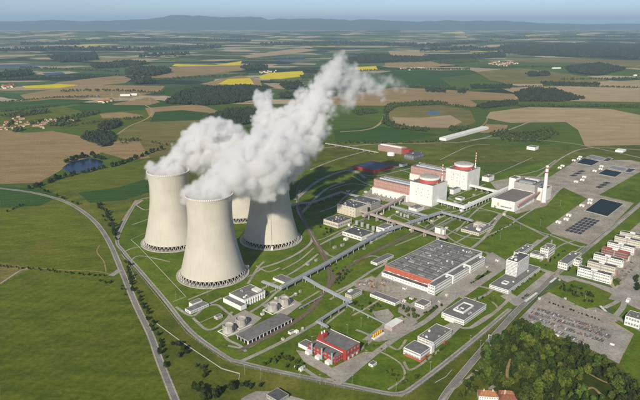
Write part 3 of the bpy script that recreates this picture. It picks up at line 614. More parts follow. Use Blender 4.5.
    def look(k):
        row = math_('FLOOR', math_('DIVIDE', math_('ADD', k, 0.25), cols)); col = math_('SUBTRACT', k, math_('MULTIPLY', row, cols))
        cv = N('ShaderNodeCombineXYZ'); L.new(math_('DIVIDE', math_('ADD', col, gx), cols), cv.inputs[0]); L.new(math_('DIVIDE', math_('ADD', row, gy), rows), cv.inputs[1])
        im = N('ShaderNodeTexImage'); im.image = img; im.interpolation = 'Linear'; im.extension = 'EXTEND'; L.new(cv.outputs[0], im.inputs[0]); return im.outputs[0]
    a, b = look(k0), look(math_('ADD', k0, 1.0))
    d = math_('ADD', math_('MULTIPLY', a, math_('SUBTRACT', 1.0, fz)), math_('MULTIPLY', b, fz))
    d = math_('MULTIPLY', d, 0.11)
    pv = N('ShaderNodeVolumePrincipled'); pv.inputs['Color'].default_value = (0.945, 0.945, 0.945, 1); pv.inputs['Anisotropy'].default_value = 0.0
    L.new(d, pv.inputs['Density'])
    o = N('ShaderNodeOutputMaterial'); L.new(pv.outputs[0], o.inputs['Volume'])
    try: m.cycles.volume_step_rate = 0.09
    except Exception: pass
    return m
steam_m = steam()
def hull(k):
    bm = bmesh.new()
    for c, r, s in ALL[k]:
        bmesh.ops.create_icosphere(bm, subdivisions=2, radius=r * 1.42, matrix=Matrix.Translation(c))
    me = bpy.data.meshes.new('steam_plume'); bm.to_mesh(me); bm.free()
    o = bpy.data.objects.new('steam_plume', me); COL.objects.link(o)
    md = o.modifiers.new('r', 'REMESH'); md.mode = 'VOXEL'; md.voxel_size = 9.0
    dg = bpy.context.evaluated_depsgraph_get(); me2 = bpy.data.meshes.new_from_object(o.evaluated_get(dg)); me2.name = 'steam_plume'
    o.modifiers.clear(); o.data = me2; bpy.data.meshes.remove(me); me2.materials.clear(); me2.materials.append(steam_m)
    return o
STEAM_ON = True
if STEAM_ON:
    for k, l in dict(L='white steam plume drifting right from the leftmost cooling tower', F='dense white steam plume spilling over the rim of the front cooling tower',
                     R='tall steam plume of the rightmost cooling tower, rising highest and thinning out', B='steam plume behind the others, from the rearmost cooling tower').items():
        tag(hull(k), l, 'steam plume', 'steam plumes')

# ================================================================== BUILDINGS
def dims(F, by, L, R, z0=0.25, h=None):
    h = h or height(F[0], F[1], by, z0)
    C = P(F[0], F[1], h); s = abs((P(R[0], R[1], h) - C).dot(U)); t = abs((P(L[0], L[1], h) - C).dot(W))
    return C, s, t, h - z0
def shell_box(s, t, h, par=0.45, th=0.28, x0=0, y0=0, z0=0):
    x1, y1, z1 = x0 + s, y0 + t, z0 + h; i = th; zr = z1 - par
    v = [(x0,y0,z0),(x1,y0,z0),(x1,y1,z0),(x0,y1,z0),(x0,y0,z1),(x1,y0,z1),(x1,y1,z1),(x0,y1,z1),
         (x0+i,y0+i,z1),(x1-i,y0+i,z1),(x1-i,y1-i,z1),(x0+i,y1-i,z1),(x0+i,y0+i,zr),(x1-i,y0+i,zr),(x1-i,y1-i,zr),(x0+i,y1-i,zr)]
    f = [(0,1,5,4),(1,2,6,5),(2,3,7,6),(3,0,4,7),(4,5,9,8),(5,6,10,9),(6,7,11,10),(7,4,8,11),(8,9,13,12),(9,10,14,13),(10,11,15,14),(11,8,12,15)]
    return MB().add(v, f)
WIN = {}
def window_mesh(wd, hg, axis, m):
    key = (round(wd, 2), round(hg, 2), axis, m.name)
    if key not in WIN:
        mb = MB()
        if axis == 'x': mb.box(-0.10, 0.05, 0, wd, 0, hg)
        else: mb.box(0, wd, -0.10, 0.05, 0, hg)
        WIN[key] = mb.mesh('window', m)
    return WIN[key]
def windows(root, s, t, h, floors, nl, nr, frac=.45, x0=0, y0=0, z0=0, fill=.72, name='window', m=None, margin=.8):
    m = m or glass; fh = h / floors
    for axis, n, ln in (('x', nl, t), ('y', nr, s)):
        if not n: continue
        bay = (ln - 2 * margin) / n; wd = bay * fill
        me = window_mesh(wd, fh * frac, axis, m)
        for k in range(floors):
            for j in range(n):
                q = margin + bay * j + bay * (1 - fill) / 2; zz = z0 + fh * k + fh * .32
                link(name, me, root, (x0, y0 + q, zz) if axis == 'x' else (x0 + q, y0, zz))
def block(root, s, t, h, wall, roof, par=.45, x0=0, y0=0, z0=0, wname='wall', rname='roof'):
    w_ = part(wname, shell_box(s, t, h, par, .28, x0, y0, z0), wall, root)
    part(rname, MB().quad((x0+.285, y0+.285, z0+h-par+.02), (x0+s-.285, y0+.285, z0+h-par+.02), (x0+s-.285, y0+t-.285, z0+h-par+.02), (x0+.285, y0+t-.285, z0+h-par+.02)), roof, root)
    return w_
def clutter(root, s, t, h, n, seed, m=None, x0=0, y0=0, size=(1, 3.5), ht=(.6, 2.2), name='roof_unit'):
    r = random.Random(seed)
    for k in range(n):
        a, b = r.uniform(*size), r.uniform(*size); x = x0 + r.uniform(.06, .92) * (s - a); y = y0 + r.uniform(.06, .92) * (t - b)
        part(name, MB().box(x, x + a, y, y + b, h - .75, h + r.uniform(*ht)), m or r.choice((greyw, steel, whiter)), root)
def building(name, label, cat, F, by, L, R, wall=None, roof=None, floors=0, nl=0, nr=0, par=.45, frac=.45, fill=.72, units=0, group=None, z0=0.25, h=None, s=None, t=None, wmat=None):
    C, s_, t_, hh = dims(F, by, L, R, z0, h); s = s or s_; t = t or t_
    root = thing(name, label, cat, (C.x, C.y, z0), UR, group)
    block(root, s, t, hh, wall or white, roof or roofg, par)
    if floors: windows(root, s, t, hh, floors, nl, nr, frac, fill=fill, m=wmat)
    if units: clutter(root, s, t, hh, units, int(F[0] * 7 + F[1]))
    root['_'] = 0; del root['_']
    return root, s, t, hh
def rel(F, by, L, R, root, h=None, z0=0.25):
    """block measured on the grid, in the local frame of root"""
    C, s, t, hh = dims(F, by, L, R, z0, h); d = C - Vector((root.location.x, root.location.y, 0)); return d.dot(U), d.dot(W), s, t, hh
def door(root, x, y, wd, hg, axis='x', m=None, name='door'):
    mb = MB().box(-.12, .05, 0, wd, 0, hg) if axis == 'x' else MB().box(0, wd, -.12, .05, 0, hg)
    part(name, mb, m or steeld, root, (x, y, 0))
def local(root, x, y, z):
    d = P(x, y, z) - Vector((root.location.x, root.location.y, 0)); return d.dot(U), d.dot(W)

# ---- reactor buildings
def stripes(root, x, y, z0, z1, r0, r1, n, name='vent_stack', white_first=True, cols=(None, None), nstripe=None):
    st = MB().cyl(x, y, z0, z1, r0, r1, 14); o = part(name, st, whiter, root, smooth=False)
    for k in range(n):
        a = z1 - (z1 - z0) * (0.06 + k * 2 * 0.085); b = a - (z1 - z0) * 0.085
        f = lambda z: r0 + (r1 - r0) * (z - z0) / (z1 - z0) + .06
        part('red_band', MB().cyl(x, y, b, a, f(b), f(a), 14), redband, o)
    return o
def reactor(label, hall_label, F, by, L, R, off):
    C, s, t, hh = dims(F, by, L, R); s = 72.0; t = 70.0
    root = thing('reactor_building', label, 'reactor building', (C.x, C.y, .25), UR, 'reactor buildings')
    block(root, s, t, hh, whiter, roofb, 1.0, wname='base_block')
    r = random.Random(5)
    for k in range(9):                                            # small vents high on the front face
        y = 12 + (k % 3) * 17 + r.uniform(-3, 3); z = hh * (.38 + .17 * (k // 3)) + r.uniform(-1, 1)
        part('wall_vent', MB().box(-.15, .05, y, y + 3.2, z, z + 2.2), steel, root)
    for k in range(3): part('facade_panel', MB().box(-.12, .05, 2 + k * 21.2, 2 + k * 21.2 + .5, 1, hh - 2), greyw, root)
    cx, cyy = 36, 34
    part('containment', MB().lathe([(26.8, hh - 1), (26.8, hh + 8.0)], 48), redband, root, (cx, cyy, 0))
    part('white_collar', MB().lathe([(26.8, hh + 8.0), (27.4, hh + 8.0), (27.4, hh + 12.0), (26.3, hh + 12.6), (25, hh + 12.6)], 48), whiter, root, (cx, cyy, 0))
    dm = part('dome', MB().lathe([(25.4, hh + 12.2)] + [(25.4 * math.cos(a), hh + 12.2 + 5.0 * math.sin(a)) for a in np.linspace(0.05, 1.5, 9)], 48, True), greyw, root, (cx, cyy, 0))
    for k in range(12):
        a = k * math.pi / 6; part('buttress', MB().box(26.6, 27.6, -.8, .8, hh - 1, hh + 8), redband, root, (cx, cyy, 0)).rotation_euler = (0, 0, a)
    clutter(root, s * .9, t * .22, hh, 4, 3, x0=2, y0=2)
    stripes(root, 60, 10, hh - 1, hh + 44, 1.7, 1.3, 4)
    for (x, y, hh2) in ((70, 12, 14), (78, 30, 8)): pass
    for y in (58, 62): part('vent_stack', MB().cyl(58, y - 50 + 44, hh - 1, hh + 9, 1.2, 1.2, 10), whiter, root)
    # turbine hall
    hx, hy, hs, ht, hz = 6.0, 70.4, 54.0, 124.0, 39.0
    hall = thing('turbine_hall', hall_label, 'turbine hall', root.location + U * hx + W * hy, UR, 'turbine halls')
    block(hall, hs, ht, hz, pink, roofg, 1.0)
    part('roof_light', MB().box(14, 20, 8, ht - 10, hz - 1, hz + 2.2), skyl, hall)
    part('roof_light', MB().box(34, 37, 8, ht - 10, hz - 1, hz + 1.6), steel, hall)
    for k, (z0, z1) in enumerate(((hz * .56, hz * .60), (hz * .64, hz * .74), (hz * .84, hz * .90))): part('pale_cladding_band', MB().box(-.2, .05, .5, ht - .5, z0, z1), pinkl, hall)
    for k in range(18): part('window', window_mesh(3.6, 2.4, 'x', glass), hall) if False else link('window', window_mesh(3.6, 2.4, 'x', glass), hall, (-.18, 4 + k * 6.3, hz * .66))
    block(hall, 14, ht - 6, 19, whiter, pinkb, .8, x0=-14.05, y0=0, wname='annex_wall', rname='annex_roof')
    part('annex_strip', MB().box(-14.0, -6, 2, ht - 8, 18.2, 21.5), pinkl, hall)
    for k in range(7): door(hall, -14.05, 8 + k * 15, 4, 4.5)
    for k in range(8): part('roof_vent', MB().cyl(27, 12 + k * 13, hz - 1, hz + 2, 1.3, 1.0, 10), steel, hall)
    return root
RF1, RF2 = P(433, 186, 46), P(468, 172, 46)
reactor('nearer reactor building, white block topped by a red-banded round containment', 'nearer long turbine hall, pink walls over a white annex', (433, 186), 206.9, (409.8, 181.9), (448.8, 181), 0)
reactor('farther reactor building, white block with red-banded round containment', 'farther long turbine hall, pink walls over a white annex, behind the first hall', (468, 172), 190.6, (446, 168.5), (481.9, 166.9), 1)

# ---- auxiliary building with its tall stack
aux, s, t, hh = building('auxiliary_building', 'big low white auxiliary building with brown flat roof below the tall chimney', 'industrial building', (515, 202.3), 212, (490, 198.4), (533, 192), whiter, roofb, par=1.2, units=0)
part('wall_band', MB().box(-.15, .05, t * .12, t * .6, hh * .22, hh * .36), glass, aux); door(aux, 0, t * .78, 6, 6); part('wall_sign', MB().box(-.15, .05, t * .68, t * .74, hh * .3, hh * .62), yellow, aux)
for k in range(5): part('wall_pilaster', MB().box(-.25, .05, t * k / 5 + 1, t * k / 5 + 2, 0, hh - .3), white, aux)
hx, hy, hs, ht, hz = 0, 0, 0, 0, 0
block(aux, 62, t * .93, hh * 1.75, greyw, roofg, 1.0, x0=s + .05, y0=2, wname='tower_block_wall', rname='tower_block_roof')
block(aux, 30, t * .3, hh * 2.0, whiter, roofg, 1.0, x0=s + 8, y0=t * .96, wname='stair_block_wall', rname='stair_block_roof')
block(aux, 40, 22, hh * 1.35, white, steeld, 1.0, x0=s + 20, y0=-20.2, wname='side_block_wall', rname='side_block_roof')
part('blue_panel', MB().box(s + 36, s + 46, 1.7, 2.0, 4, hh * 1.6), mat('blue_panel', (.10, .17, .26), .5), aux)
for k in range(3): part('roof_unit', MB().box(s + 8 + k * 18, s + 20 + k * 18, t * .2, t * .8, hh * 1.75 - 1, hh * 1.75 + 2.6), (steel, steeld, whiter)[k], aux)
clutter(aux, 60, t * .9, hh * 1.75, 6, 12, x0=s + 1, y0=3)
part('conveyor', MB().bar((s * .1, -4, hh * .6), (s + 30, -4, hh * .9), 4.5), pink, aux)
for k in range(3): part('conveyor_leg', MB().box(s * (.2 + .3 * k), s * (.2 + .3 * k) + 1, -4.5, -3.5, 0, hh * .55), steel, aux)
c = P(543.3, 202.3)
ch = thing('chimney', 'tall tapering white chimney with red bands beside the auxiliary building', 'chimney', (c.x, c.y, .25), UR)
part('shaft', MB().lathe([(6.3, 0), (5.6, 25), (4.6, 60), (3.6, 100)], 24, True), whiter, ch, smooth=False)
for a, b in ((96, 92), (84, 80)): part('red_band', MB().cyl(0, 0, b, a, 3.6 + (100 - b) * .025 + .07, 3.6 + (100 - a) * .025 + .07, 24), redband, ch)
part('plinth', MB().cyl(0, 0, 0, 1.2, 9, 9, 24), conc, ch)

# ---- workshop hall
ws, s, t, hh = building('workshop_hall', 'huge grey-roofed workshop hall with an orange-red front and white office blocks', 'industrial hall', (432.3, 280.6), 290.4, (387.3, 263.8), (477.8, 250.6), whiter, roofg, par=.6)
part('red_front', MB().box(-.25, .05, .3, t - .3, hh * .43, hh - .1), redh, ws)
n_rows = 9
mon = MB().add([(0, 0, 0), (7.5, 0, 0), (7.5, 12.5, 0), (0, 12.5, 0), (1.2, 0, 2.0), (5.2, 0, 2.0), (5.2, 12.5, 2.0), (1.2, 12.5, 2.0)], [(4, 5, 6, 7), (0, 1, 5, 4), (1, 2, 6, 5), (2, 3, 7, 6), (3, 0, 4, 7)]).mesh('roof_monitor', mat('monitor_sheet', (.165, .16, .15), .8, .35, .05, obj_rand=.25))
mong = MB().box(5.0, 6.0, .4, 12.1, 1.0, 1.9).mesh('monitor_glazing', skyl)
r = random.Random(4); dx = (s - 8) / n_rows; dy = (t - 6) / 6
for i in range(n_rows):
    for j in range(6):
        if r.random() < .08: continue
        m_ = link('roof_monitor', mon, ws, (4 + dx * i + 1, 3 + dy * j, hh - .62)); m_.scale = (min(1.3, dx / 11), dy / 14.5, r.uniform(.8, 1.2)); link('monitor_glazing', mong, m_)
clutter(ws, s, t, hh, 40, 77, size=(1.2, 3), ht=(.8, 2.6), name='roof_vent')
ah = hh * .42
part('annex_wall', shell_box(11, t - 2, ah, .5, .3, -11.05, 1, 0), whiter, ws); part('annex_roof', MB().quad((-10.6, 1.5, ah - .45), (-.1, 1.5, ah - .45), (-.1, t - 1.5, ah - .45), (-10.6, t - 1.5, ah - .45)), roofd, ws)
for k in range(16): link('window', window_mesh(3.2, 1.4, 'x', glass), ws, (-11.05, 4 + k * (t - 8) / 16, ah * .5))
for k in range(5): link('roof_hatch', MB().box(-.3, .3, 0, 6, 0, 2.5).mesh('roof_hatch', whiter), ws, (0, t * (.1 + .19 * k), hh * .35))
for k in range(3):
    x0 = -14 + k * (s + 6) / 3; ln = (s + 6) / 3 - 6; hb = hh * (.92, .86, .82)[k]
    block(ws, ln, 14, hb, whiter, roofg, 1.0, x0=x0, y0=-14.05, wname='office_wall', rname='office_roof')
    windows(ws, ln, 14, hb, 3, 0 if k else 3, 14, .42, x0=x0, y0=-14.05)
    block(ws, 6, 10, hb * .8, white, roofg, .6, x0=x0 + ln, y0=-10.1, wname='link_wall', rname='link_roof')
    part('roof_unit', MB().box(x0 + ln - 9, x0 + ln - 4, -10, -6, hb - 1, hb + 1.6), whiter, ws)

# ---- other plant buildings (roof corner front, base row, roof left, roof right)
b, s, t, h = building('office_block', 'white office block with window bands and a raised white rooftop ring', 'office building', (464, 320.4), 325.6, (443.6, 311), (485.6, 304), whiter, roofg, 2, 14, 18, frac=.4, fill=.86)
part('roof_ring', shell_box(s * .46, t * .46, 3, 1.5, 1.6, s * .26, t * .3, h - .7), whiter, b); clutter(b, s, t, h, 6, 3)
part('porch', MB().box(-4, -.05, t * .4, t * .8, 0, 3), white, b)
b, s, t, h = building('office_block', 'white office block with red plinth at the inner corner of the perimeter road', 'office building', (420.4, 354.4), 361, (404, 347), (430, 346.4), whiter, roofg, 2, 10, 7, frac=.42, fill=.86)
x, y, s2, t2, h2 = rel((433.5, 342.4), 350, (419, 335), (451, 329), b); block(b, s2, t2, h2, white, roofg, .7, x0=x, y0=y, wname='rear_wall', rname='rear_roof'); windows(b, s2, t2, h2, 3, 4, 16, .4, x0=x, y0=y, fill=.88); clutter(b, s2, t2, h2, 6, 8, x0=x, y0=y)
part('stair_tower', MB().box(s - 1, s + 7, -2, 6, 0, h * 1.15), whiter, b); part('plinth', MB().box(-2.5, s * .8, -2.5, t * .9, 0, 1.6), redh, b)
cm = MB().box(0, 5, 0, 2.5, 0, 2.4).add([(0, 0, 2.4), (5, 0, 2.4), (5, 2.5, 2.4), (0, 2.5, 2.4), (.6, 1.25, 3.1), (4.4, 1.25, 3.1)], [(0, 1, 5, 4), (1, 2, 5), (2, 3, 4, 5), (3, 0, 4)])
tag(link('equipment_crate', cm.mesh('equipment_crate', redw), None, P(445, 344) + Vector((0, 0, .25)), UR), 'small red container beside the corner office block', 'container')
# admin tower
b, s, t, h = building('podium_building', 'low white podium building around the foot of the high-rise', 'office building', (508.3, 290.2), 294, (490.8, 283.5), (538.3, 266.7), whiter, roofg, 2, 9, 26, frac=.42, fill=.9, units=5)
part('roof_ring', shell_box(12, 10, 2.5, 1.2, 1.2, s * .14, t * .35, h - .7), whiter, b)
zb = h + .25 - .7
C = P(517.7, 262.5, 46); C_, s2, t2, h2 = dims((517.7, 262.5), 277.5, (507.7, 258.7), (528.7, 254.3), zb + .2, h=None)
hr = thing('high_rise', 'white high-rise office tower with window rows standing on the low podium', 'high-rise', (C_.x, C_.y, zb + .02), UR)
HT = max(30, h2); block(hr, s2, t2, HT, whiter, roofd, 1.2)
windows(hr, s2, t2, HT - 1.5, 10, 8, 11, .40, fill=.9, margin=.6); clutter(hr, s2, t2, HT, 5, 9, size=(2, 5), ht=(1, 3))
b, s, t, h = building('annex_building', 'low white annex wing behind the high-rise, grey roof', 'office building', (520.7, 253.5), 257.5, (515, 251), (533.5, 245.3), white, roofg, 2, 3, 10, units=3)
b, s, t, h = building('annex_building', 'low white annex wing right of the high-rise, long front', 'office building', (543.2, 256.4), 260, (530.8, 252.8), (548, 253.5), whiter, roofg, 2, 9, 3, units=2)
b, s, t, h = building('annex_building', 'white cube-like annex block farthest right behind the high-rise', 'office building', (548.6, 249.6), 258.5, (541.7, 246.8), (556.3, 245.0), whiter, roofb, 3, 4, 5, units=4)
b, s, t, h = building('gatehouse_building', 'white two-storey L-shaped building left of the terrace of white blocks', 'office building', (567.5, 264.0), 270.5, (559, 261.0), (583.7, 253.6), white, roofg, 2, 4, 9, units=3)
block(b, 15, 11, h * .96, whiter, roofg, .7, x0=s * .45, y0=-11.05, wname='wing_wall', rname='wing_roof'); windows(b, 15, 11, h * .96, 2, 3, 4, x0=s * .45, y0=-11.05)
# terrace of white blocks on the right
rows = [((578, 266.9), (610.6, 275.6), 284.6), ((588.5, 260), (615.4, 267.6), 276), ((594.7, 253), (622, 260.6), 268), ((603, 246.4), (628.4, 253.9), 261.5), ((608.7, 241), (634.4, 248), 255), ((616, 235), (640.5, 241.6), 248.4), ((621.2, 230.6), (645, 236.8), 243)]
rl = ['nearest the road, with bright white end front', 'second from the road, grey roof', 'third from the road, grey roof', 'the only one with a red roof', 'just beyond the red-roofed one', 'second beyond the red-roofed one', 'last and farthest of the terrace']
for k, (Lp, Fp, by) in enumerate(rows):
    b, s, t, h = building('terrace_block', 'long white office block in the right-hand terrace, ' + rl[k], 'office block', Fp, by, Lp, (Fp[0] + 6, Fp[1] - 4), whiter if k in (0, 2, 4) else cream, redh if k == 3 else roofd, 3, 14, 4, s=13.5, frac=.38, fill=.8, group='terrace of white blocks')
    if k == 3: b.children[1].data.materials[0] = mat('dull_red_roof', (.22, .085, .065), .85, .2, .2)
    part('roof_house', MB().box(4, 9, t * .42, t * .62, h - .8, h + 2.2), whiter, b); part('entrance', MB().box(s * .2, s * .8, -2.5, -.05, 0, h * .55), (cream, pink, white)[k % 3], b)
    part('stair_strip', MB().box(-.3, .05, t * .49, t * .53, 0, h), greyw, b)
# central group
b, s, t, h = building('control_building', 'cream low building with dark flat roof near the right cooling tower', 'industrial building', (338, 223.2), 228.5, (323.8, 218.8), (351.4, 218), cream, roofd, 1, 8, 6, frac=.3, units=9)
b, s, t, h = building('water_treatment_hall', 'tall cream concrete hall with pilasters behind the dark-roofed building', 'industrial building', (355.5, 208.4), 217.6, (339.4, 202.8), (366, 203.6), cream, roofd, 3, 6, 0, frac=.3, fill=.4, units=10)
for k in range(6): part('pilaster', MB().box(-1.0, .05, t * k / 6 + 1, t * k / 6 + 4, 0, h * 1.04), cream, b)
b, s, t, h = building('water_treatment_hall', 'grey concrete hall farther back beside the pink pipe bridge', 'industrial building', (371, 204.0), 210, (353.5, 197.8), (378, 200), greyw, roofd, 2, 9, 3, frac=.35, units=6)
b, s, t, h = building('filter_house', 'low white building with dark roof strip in front of four round tanks', 'industrial building', (361.5, 237.0), 241, (343, 231), (372, 231.4), whiter, roofd, 1, 5, 0, frac=.3, units=3)
b, s, t, h = building('filter_house', 'white cube building under the pink pipe bridge', 'industrial building', (384, 228.6), 235.6, (377.5, 226), (392, 224.6), whiter, roofg, 2, 1, 2, frac=.3)
b, s, t, h = building('basin_roof', 'flat grey-roofed low block between the white cube and the grey pipe bridge', 'industrial building', (373, 239.6), 241.6, (364, 236.6), (386, 233.5), greyw, roofg, par=.3)
for k, (x, y) in enumerate(((362.2, 226.5), (367.8, 228.3), (373.3, 230.2), (356.8, 224.6))):
    c = P(x, y); q = thing('round_tank', 'upright grey round tank, %s from the left in the row of four' % ('second', 'third', 'last', 'first')[k], 'tank', (c.x, c.y, .25), 0, 'row of four grey tanks')
    part('body', MB().lathe([(4, 0), (4, 9)], 20), steel, q, smooth=True); part('lid', MB().lathe([(4.1, 9), (4.1, 9.3), (2, 10.2), (.1, 10.5)], 20), greyw, q)
b, s, t, h = building('diesel_station', 'low cream building cluttered with roof ducts at the end of a pipe bridge', 'industrial building', (478.8, 233), 236, (461.9, 228.0), (490.6, 224), cream, roofg, 1, 9, 7, frac=.35)
clutter(b, s, t, h, 16, 31, size=(2, 7), ht=(1.5, 6)); part('roof_house', MB().box(s * .5, s * .72, t * .4, t * .75, h - .8, h + 6), yellow if False else cream, b)
b, s, t, h = building('long_store', 'long low white store shed beside the railway sidings', 'shed', (376.9, 263.2), 265.6, (371.3, 260.8), (393, 255), whiter, roofg, 1, 2, 9, frac=.3, par=.2)
b, s, t, h = building('two_storey_office', 'small two-storey white office beside the pipe bridge corner', 'office building', (351.3, 295.8), 300, (345.9, 293), (362, 290), cream, roofg, 2, 3, 6, frac=.4)
part('stair_box', MB().box(s * .3, s * .6, t - 3, t + 2, 0, h + 2), whiter, b)
b, s, t, h = building('long_store', 'long white store shed between the material yard and the lawn', 'shed', (395, 303.2), 306, (371, 293.2), (400, 299.8), whiter, roofg, 1, 8, 2, frac=.25, par=.2)
b, s, t, h = building('small_store', 'small white store at the edge of the workshop forecourt', 'shed', (424, 306), 309.4, (415.5, 302.3), (431, 301.4), whiter, roofg, 1, 4, 2, frac=.3)
b, s, t, h = building('pump_station', 'white pump station with big grey roof in front of the cooling towers', 'pump station', (243.9, 299.9), 307, (231, 292.2), (265, 290.4), whiter, roofg, 0)
x, y, s2, t2, h2 = rel((240.8, 306.3), 310.8, (224.7, 297.1), (247, 302), b); block(b, -x - .05 if x < 0 else 10, t2, h2, whiter, roofg, .6, x0=x, y0=y, wname='front_wall', rname='front_roof')
for k in range(9): part('pilaster', MB().box(s * k / 9 + 2, s * k / 9 + 3.2, -1.2, .05, 0, h * .8), whiter, b)
for k in range(8): link('window', window_mesh(3.0, 2.2, 'y', glass), b, (s * k / 9 + 3.8, 0, h * .4))
part('roof_light', MB().box(s * .7, s * .92, t * .1, t * .5, h - .7, h + 2.5), white, b); clutter(b, s, t, h, 5, 2)
b, s, t, h = building('filter_shed', 'long open-sided shed with flat grey roof between the round tanks', 'shed', (248, 341), 344.6, (240.6, 333.2), (291.2, 318.8), black, roofg, par=.1)  # walls painted near-black as the shade inside the open sides
fw = MB().box(-1, s + 1, -1, t + 1, h - .1, h + .9); part('roof_slab', fw, conc, b); part('roof_cover', MB().box(-.6, s + .6, -.6, t + .6, h + .905, h + 1.0), roofg, b)
for k in range(13): part('post', MB().box(s * k / 12.2, s * k / 12.2 + .9, -.95, -.05, 0, h - .1), whiter, b)
for k in range(4): part('post', MB().box(-.95, -.05, t * k / 3.4, t * k / 3.4 + .9, 0, h - .1), whiter, b)
lab = ('nearest of the left pair', 'farther of the left pair', 'nearer of the right pair', 'farther of the right pair')
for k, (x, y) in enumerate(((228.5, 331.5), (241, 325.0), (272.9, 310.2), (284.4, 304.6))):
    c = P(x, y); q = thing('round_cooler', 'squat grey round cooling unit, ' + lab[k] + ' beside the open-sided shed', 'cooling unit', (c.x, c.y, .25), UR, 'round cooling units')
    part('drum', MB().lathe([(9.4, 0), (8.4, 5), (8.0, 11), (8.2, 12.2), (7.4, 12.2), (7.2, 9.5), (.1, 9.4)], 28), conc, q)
    part('shaded_opening', MB().box(6.5, 11.5, -5.5, -.5, 0, 7.5), steeld, q); part('kerb', MB().box(-12, 12, -12, -11, 0, 1.0).box(-12, 12, 11, 12, 0, 1.0).box(-12, -11, -11, 11, 0, 1.0), whiter, q)  # dark box on the drum stands in for its shaded opening
    for a in range(8): part('rib', MB().box(8.4, 9.0, -.3, .3, 0, 11), greyw, q).rotation_euler = (0, 0, a * math.pi / 4)
b, s, t, h = building('low_hut', 'long low white building near the foot of the front cooling tower', 'hut', (190.3, 311.4), 314.2, (184.7, 308.6), (206.5, 302.5), whiter, roofg, 1, 1, 7, frac=.35, par=.2)
block(b, s * .55, 10, h * 1.5, white, roofg, .3, x0=s * .4, y0=t + .05, wname='rear_wall', rname='rear_roof')
b, s, t, h = building('pump_hut', 'tiny cream pump hut on the lawn loop beside the thin duct', 'hut', (217, 317.4), 320, (213.6, 316), (222, 314.4), cream, roofg, 1, 1, 2, frac=.3, par=.2)
b, s, t, h = building('low_hut', 'narrow white shed along the foot of the main pipe bridge', 'hut', (287.3, 283.4), 285.6, (275.5, 276.4), (294, 279.2), whiter, roofg, 0, par=.2)
b, s, t, h = building('valve_hut', 'small white hut between the rails and the open-sided shed', 'hut', (290.6, 332.6), 334.8, (288, 331.4), (294.6, 330), whiter, roofg, 0, par=.2)
b, s, t, h = building('valve_hut', 'small white hut on the lawn loop right of the red boiler house', 'hut', (372.5, 365.0), 367.4, (368.5, 363.2), (376.5, 361.8), whiter, roofg, 1, 1, 2, frac=.3, par=.2)
b, s, t, h = building('canopy_store', 'white-roofed store with pink side wall beside yellow containers', 'shed', (392, 327.6), 331.4, (386, 323.6), (401.7, 319.8), pinkb, whiter, 0, par=.1)
c = P(374, 340); q = thing('loading_bay', 'white concrete loading dock carrying yellow silos', 'loading dock', (c.x, c.y, .25), UR); part('slab', MB().box(0, 26, 0, 5, 0, 1.6), whiter, q); part('kerb', MB().box(0, 26, -.8, -.05, 0, 2.2), whiter, q)
for k in range(5):
    a = c + U * (2.5 + k * 4.6) + W * 2.6
    q = thing('yellow_hopper', 'yellow upright hopper on the white dock, %s from the near end' % ('first', 'second', 'third', 'fourth', 'fifth')[k], 'hopper', (a.x, a.y, 1.86), UR, 'yellow hoppers')
    part('body', MB().lathe([(.6, 0), (1.7, 2.2), (1.7, 5.2 + (k == 3) * 2), (.4, 6.4 + (k == 3) * 2)], 12, True), yellow, q)
# red boiler house
b, s, t, h = building('boiler_house', 'bright red boiler house with grey roof and metal flues in front', 'boiler house', (346.2, 351), 361, (317.5, 336.6), (359.8, 342.4), redw, roofg, 0, par=.6)
s0, t0, h0 = s, t, h
x, y, s2, t2, h2 = rel((332, 356.2), 366.6, (309.5, 341), (340, 351), b)
block(b, 16, t * .94, h * .68, redw, roofg, .5, x0=-16.05, y0=t * .1, wname='front_wall', rname='front_roof')
part('white_parapet', MB().box(-.4, .3, t * .1, t, h * .68, h * .74), whiter, b); part('parapet', MB().box(s - .6, s + .3, -.1, t + .1, h - .1, h + .5), whiter, b)
windows(b, s, t, h, 2, 0, 4, .5, fill=.55); windows(b, 16, t * .94, h * .68, 2, 7, 3, .5, x0=-16.05, y0=t * .1, fill=.5)
for k in range(3):
    yy = t * (.16 + .34 * k)
    f = part('flue', MB().cyl(-20, yy, 0, h * 1.16, 1.25, 1.15, 14), steel, b, smooth=False); part('flue_cap', MB().cyl(-20, yy, h * 1.16, h * 1.2, 1.5, 1.5, 14), steeld, f)
    part('flue_duct', MB().bar((-20, yy, h * .5), (-16, yy, h * .5), 1.6), steel, f); part('fan_house', MB().box(-25, -18, yy + 1.5, yy + 9, 0, h * .27), whiter, b); part('roof_trench', MB().box(-14, -2, yy + 4, yy + 5, h * .68 - .5, h * .68 + .6), steeld, b)
block(b, 16, 18, h * .36, whiter, roofg, .4, x0=-18, y0=t * 1.04 + .1, wname='low_wall', rname='low_roof')
part('penthouse', MB().box(s * .1, s * .42, t * .82, t * .99, h - .6, h + 5.5), redw, b)
for k in (0, 1): part('chimney', MB().cyl(s * (.17 + .17 * k), t * .9, h + 5.5, h + 9, 1.1, 1.1, 12), whiter, b)
for k in range(3): door(b, s * (.12 + .3 * k), 0, 3.5, 4.2, 'y', whiter)
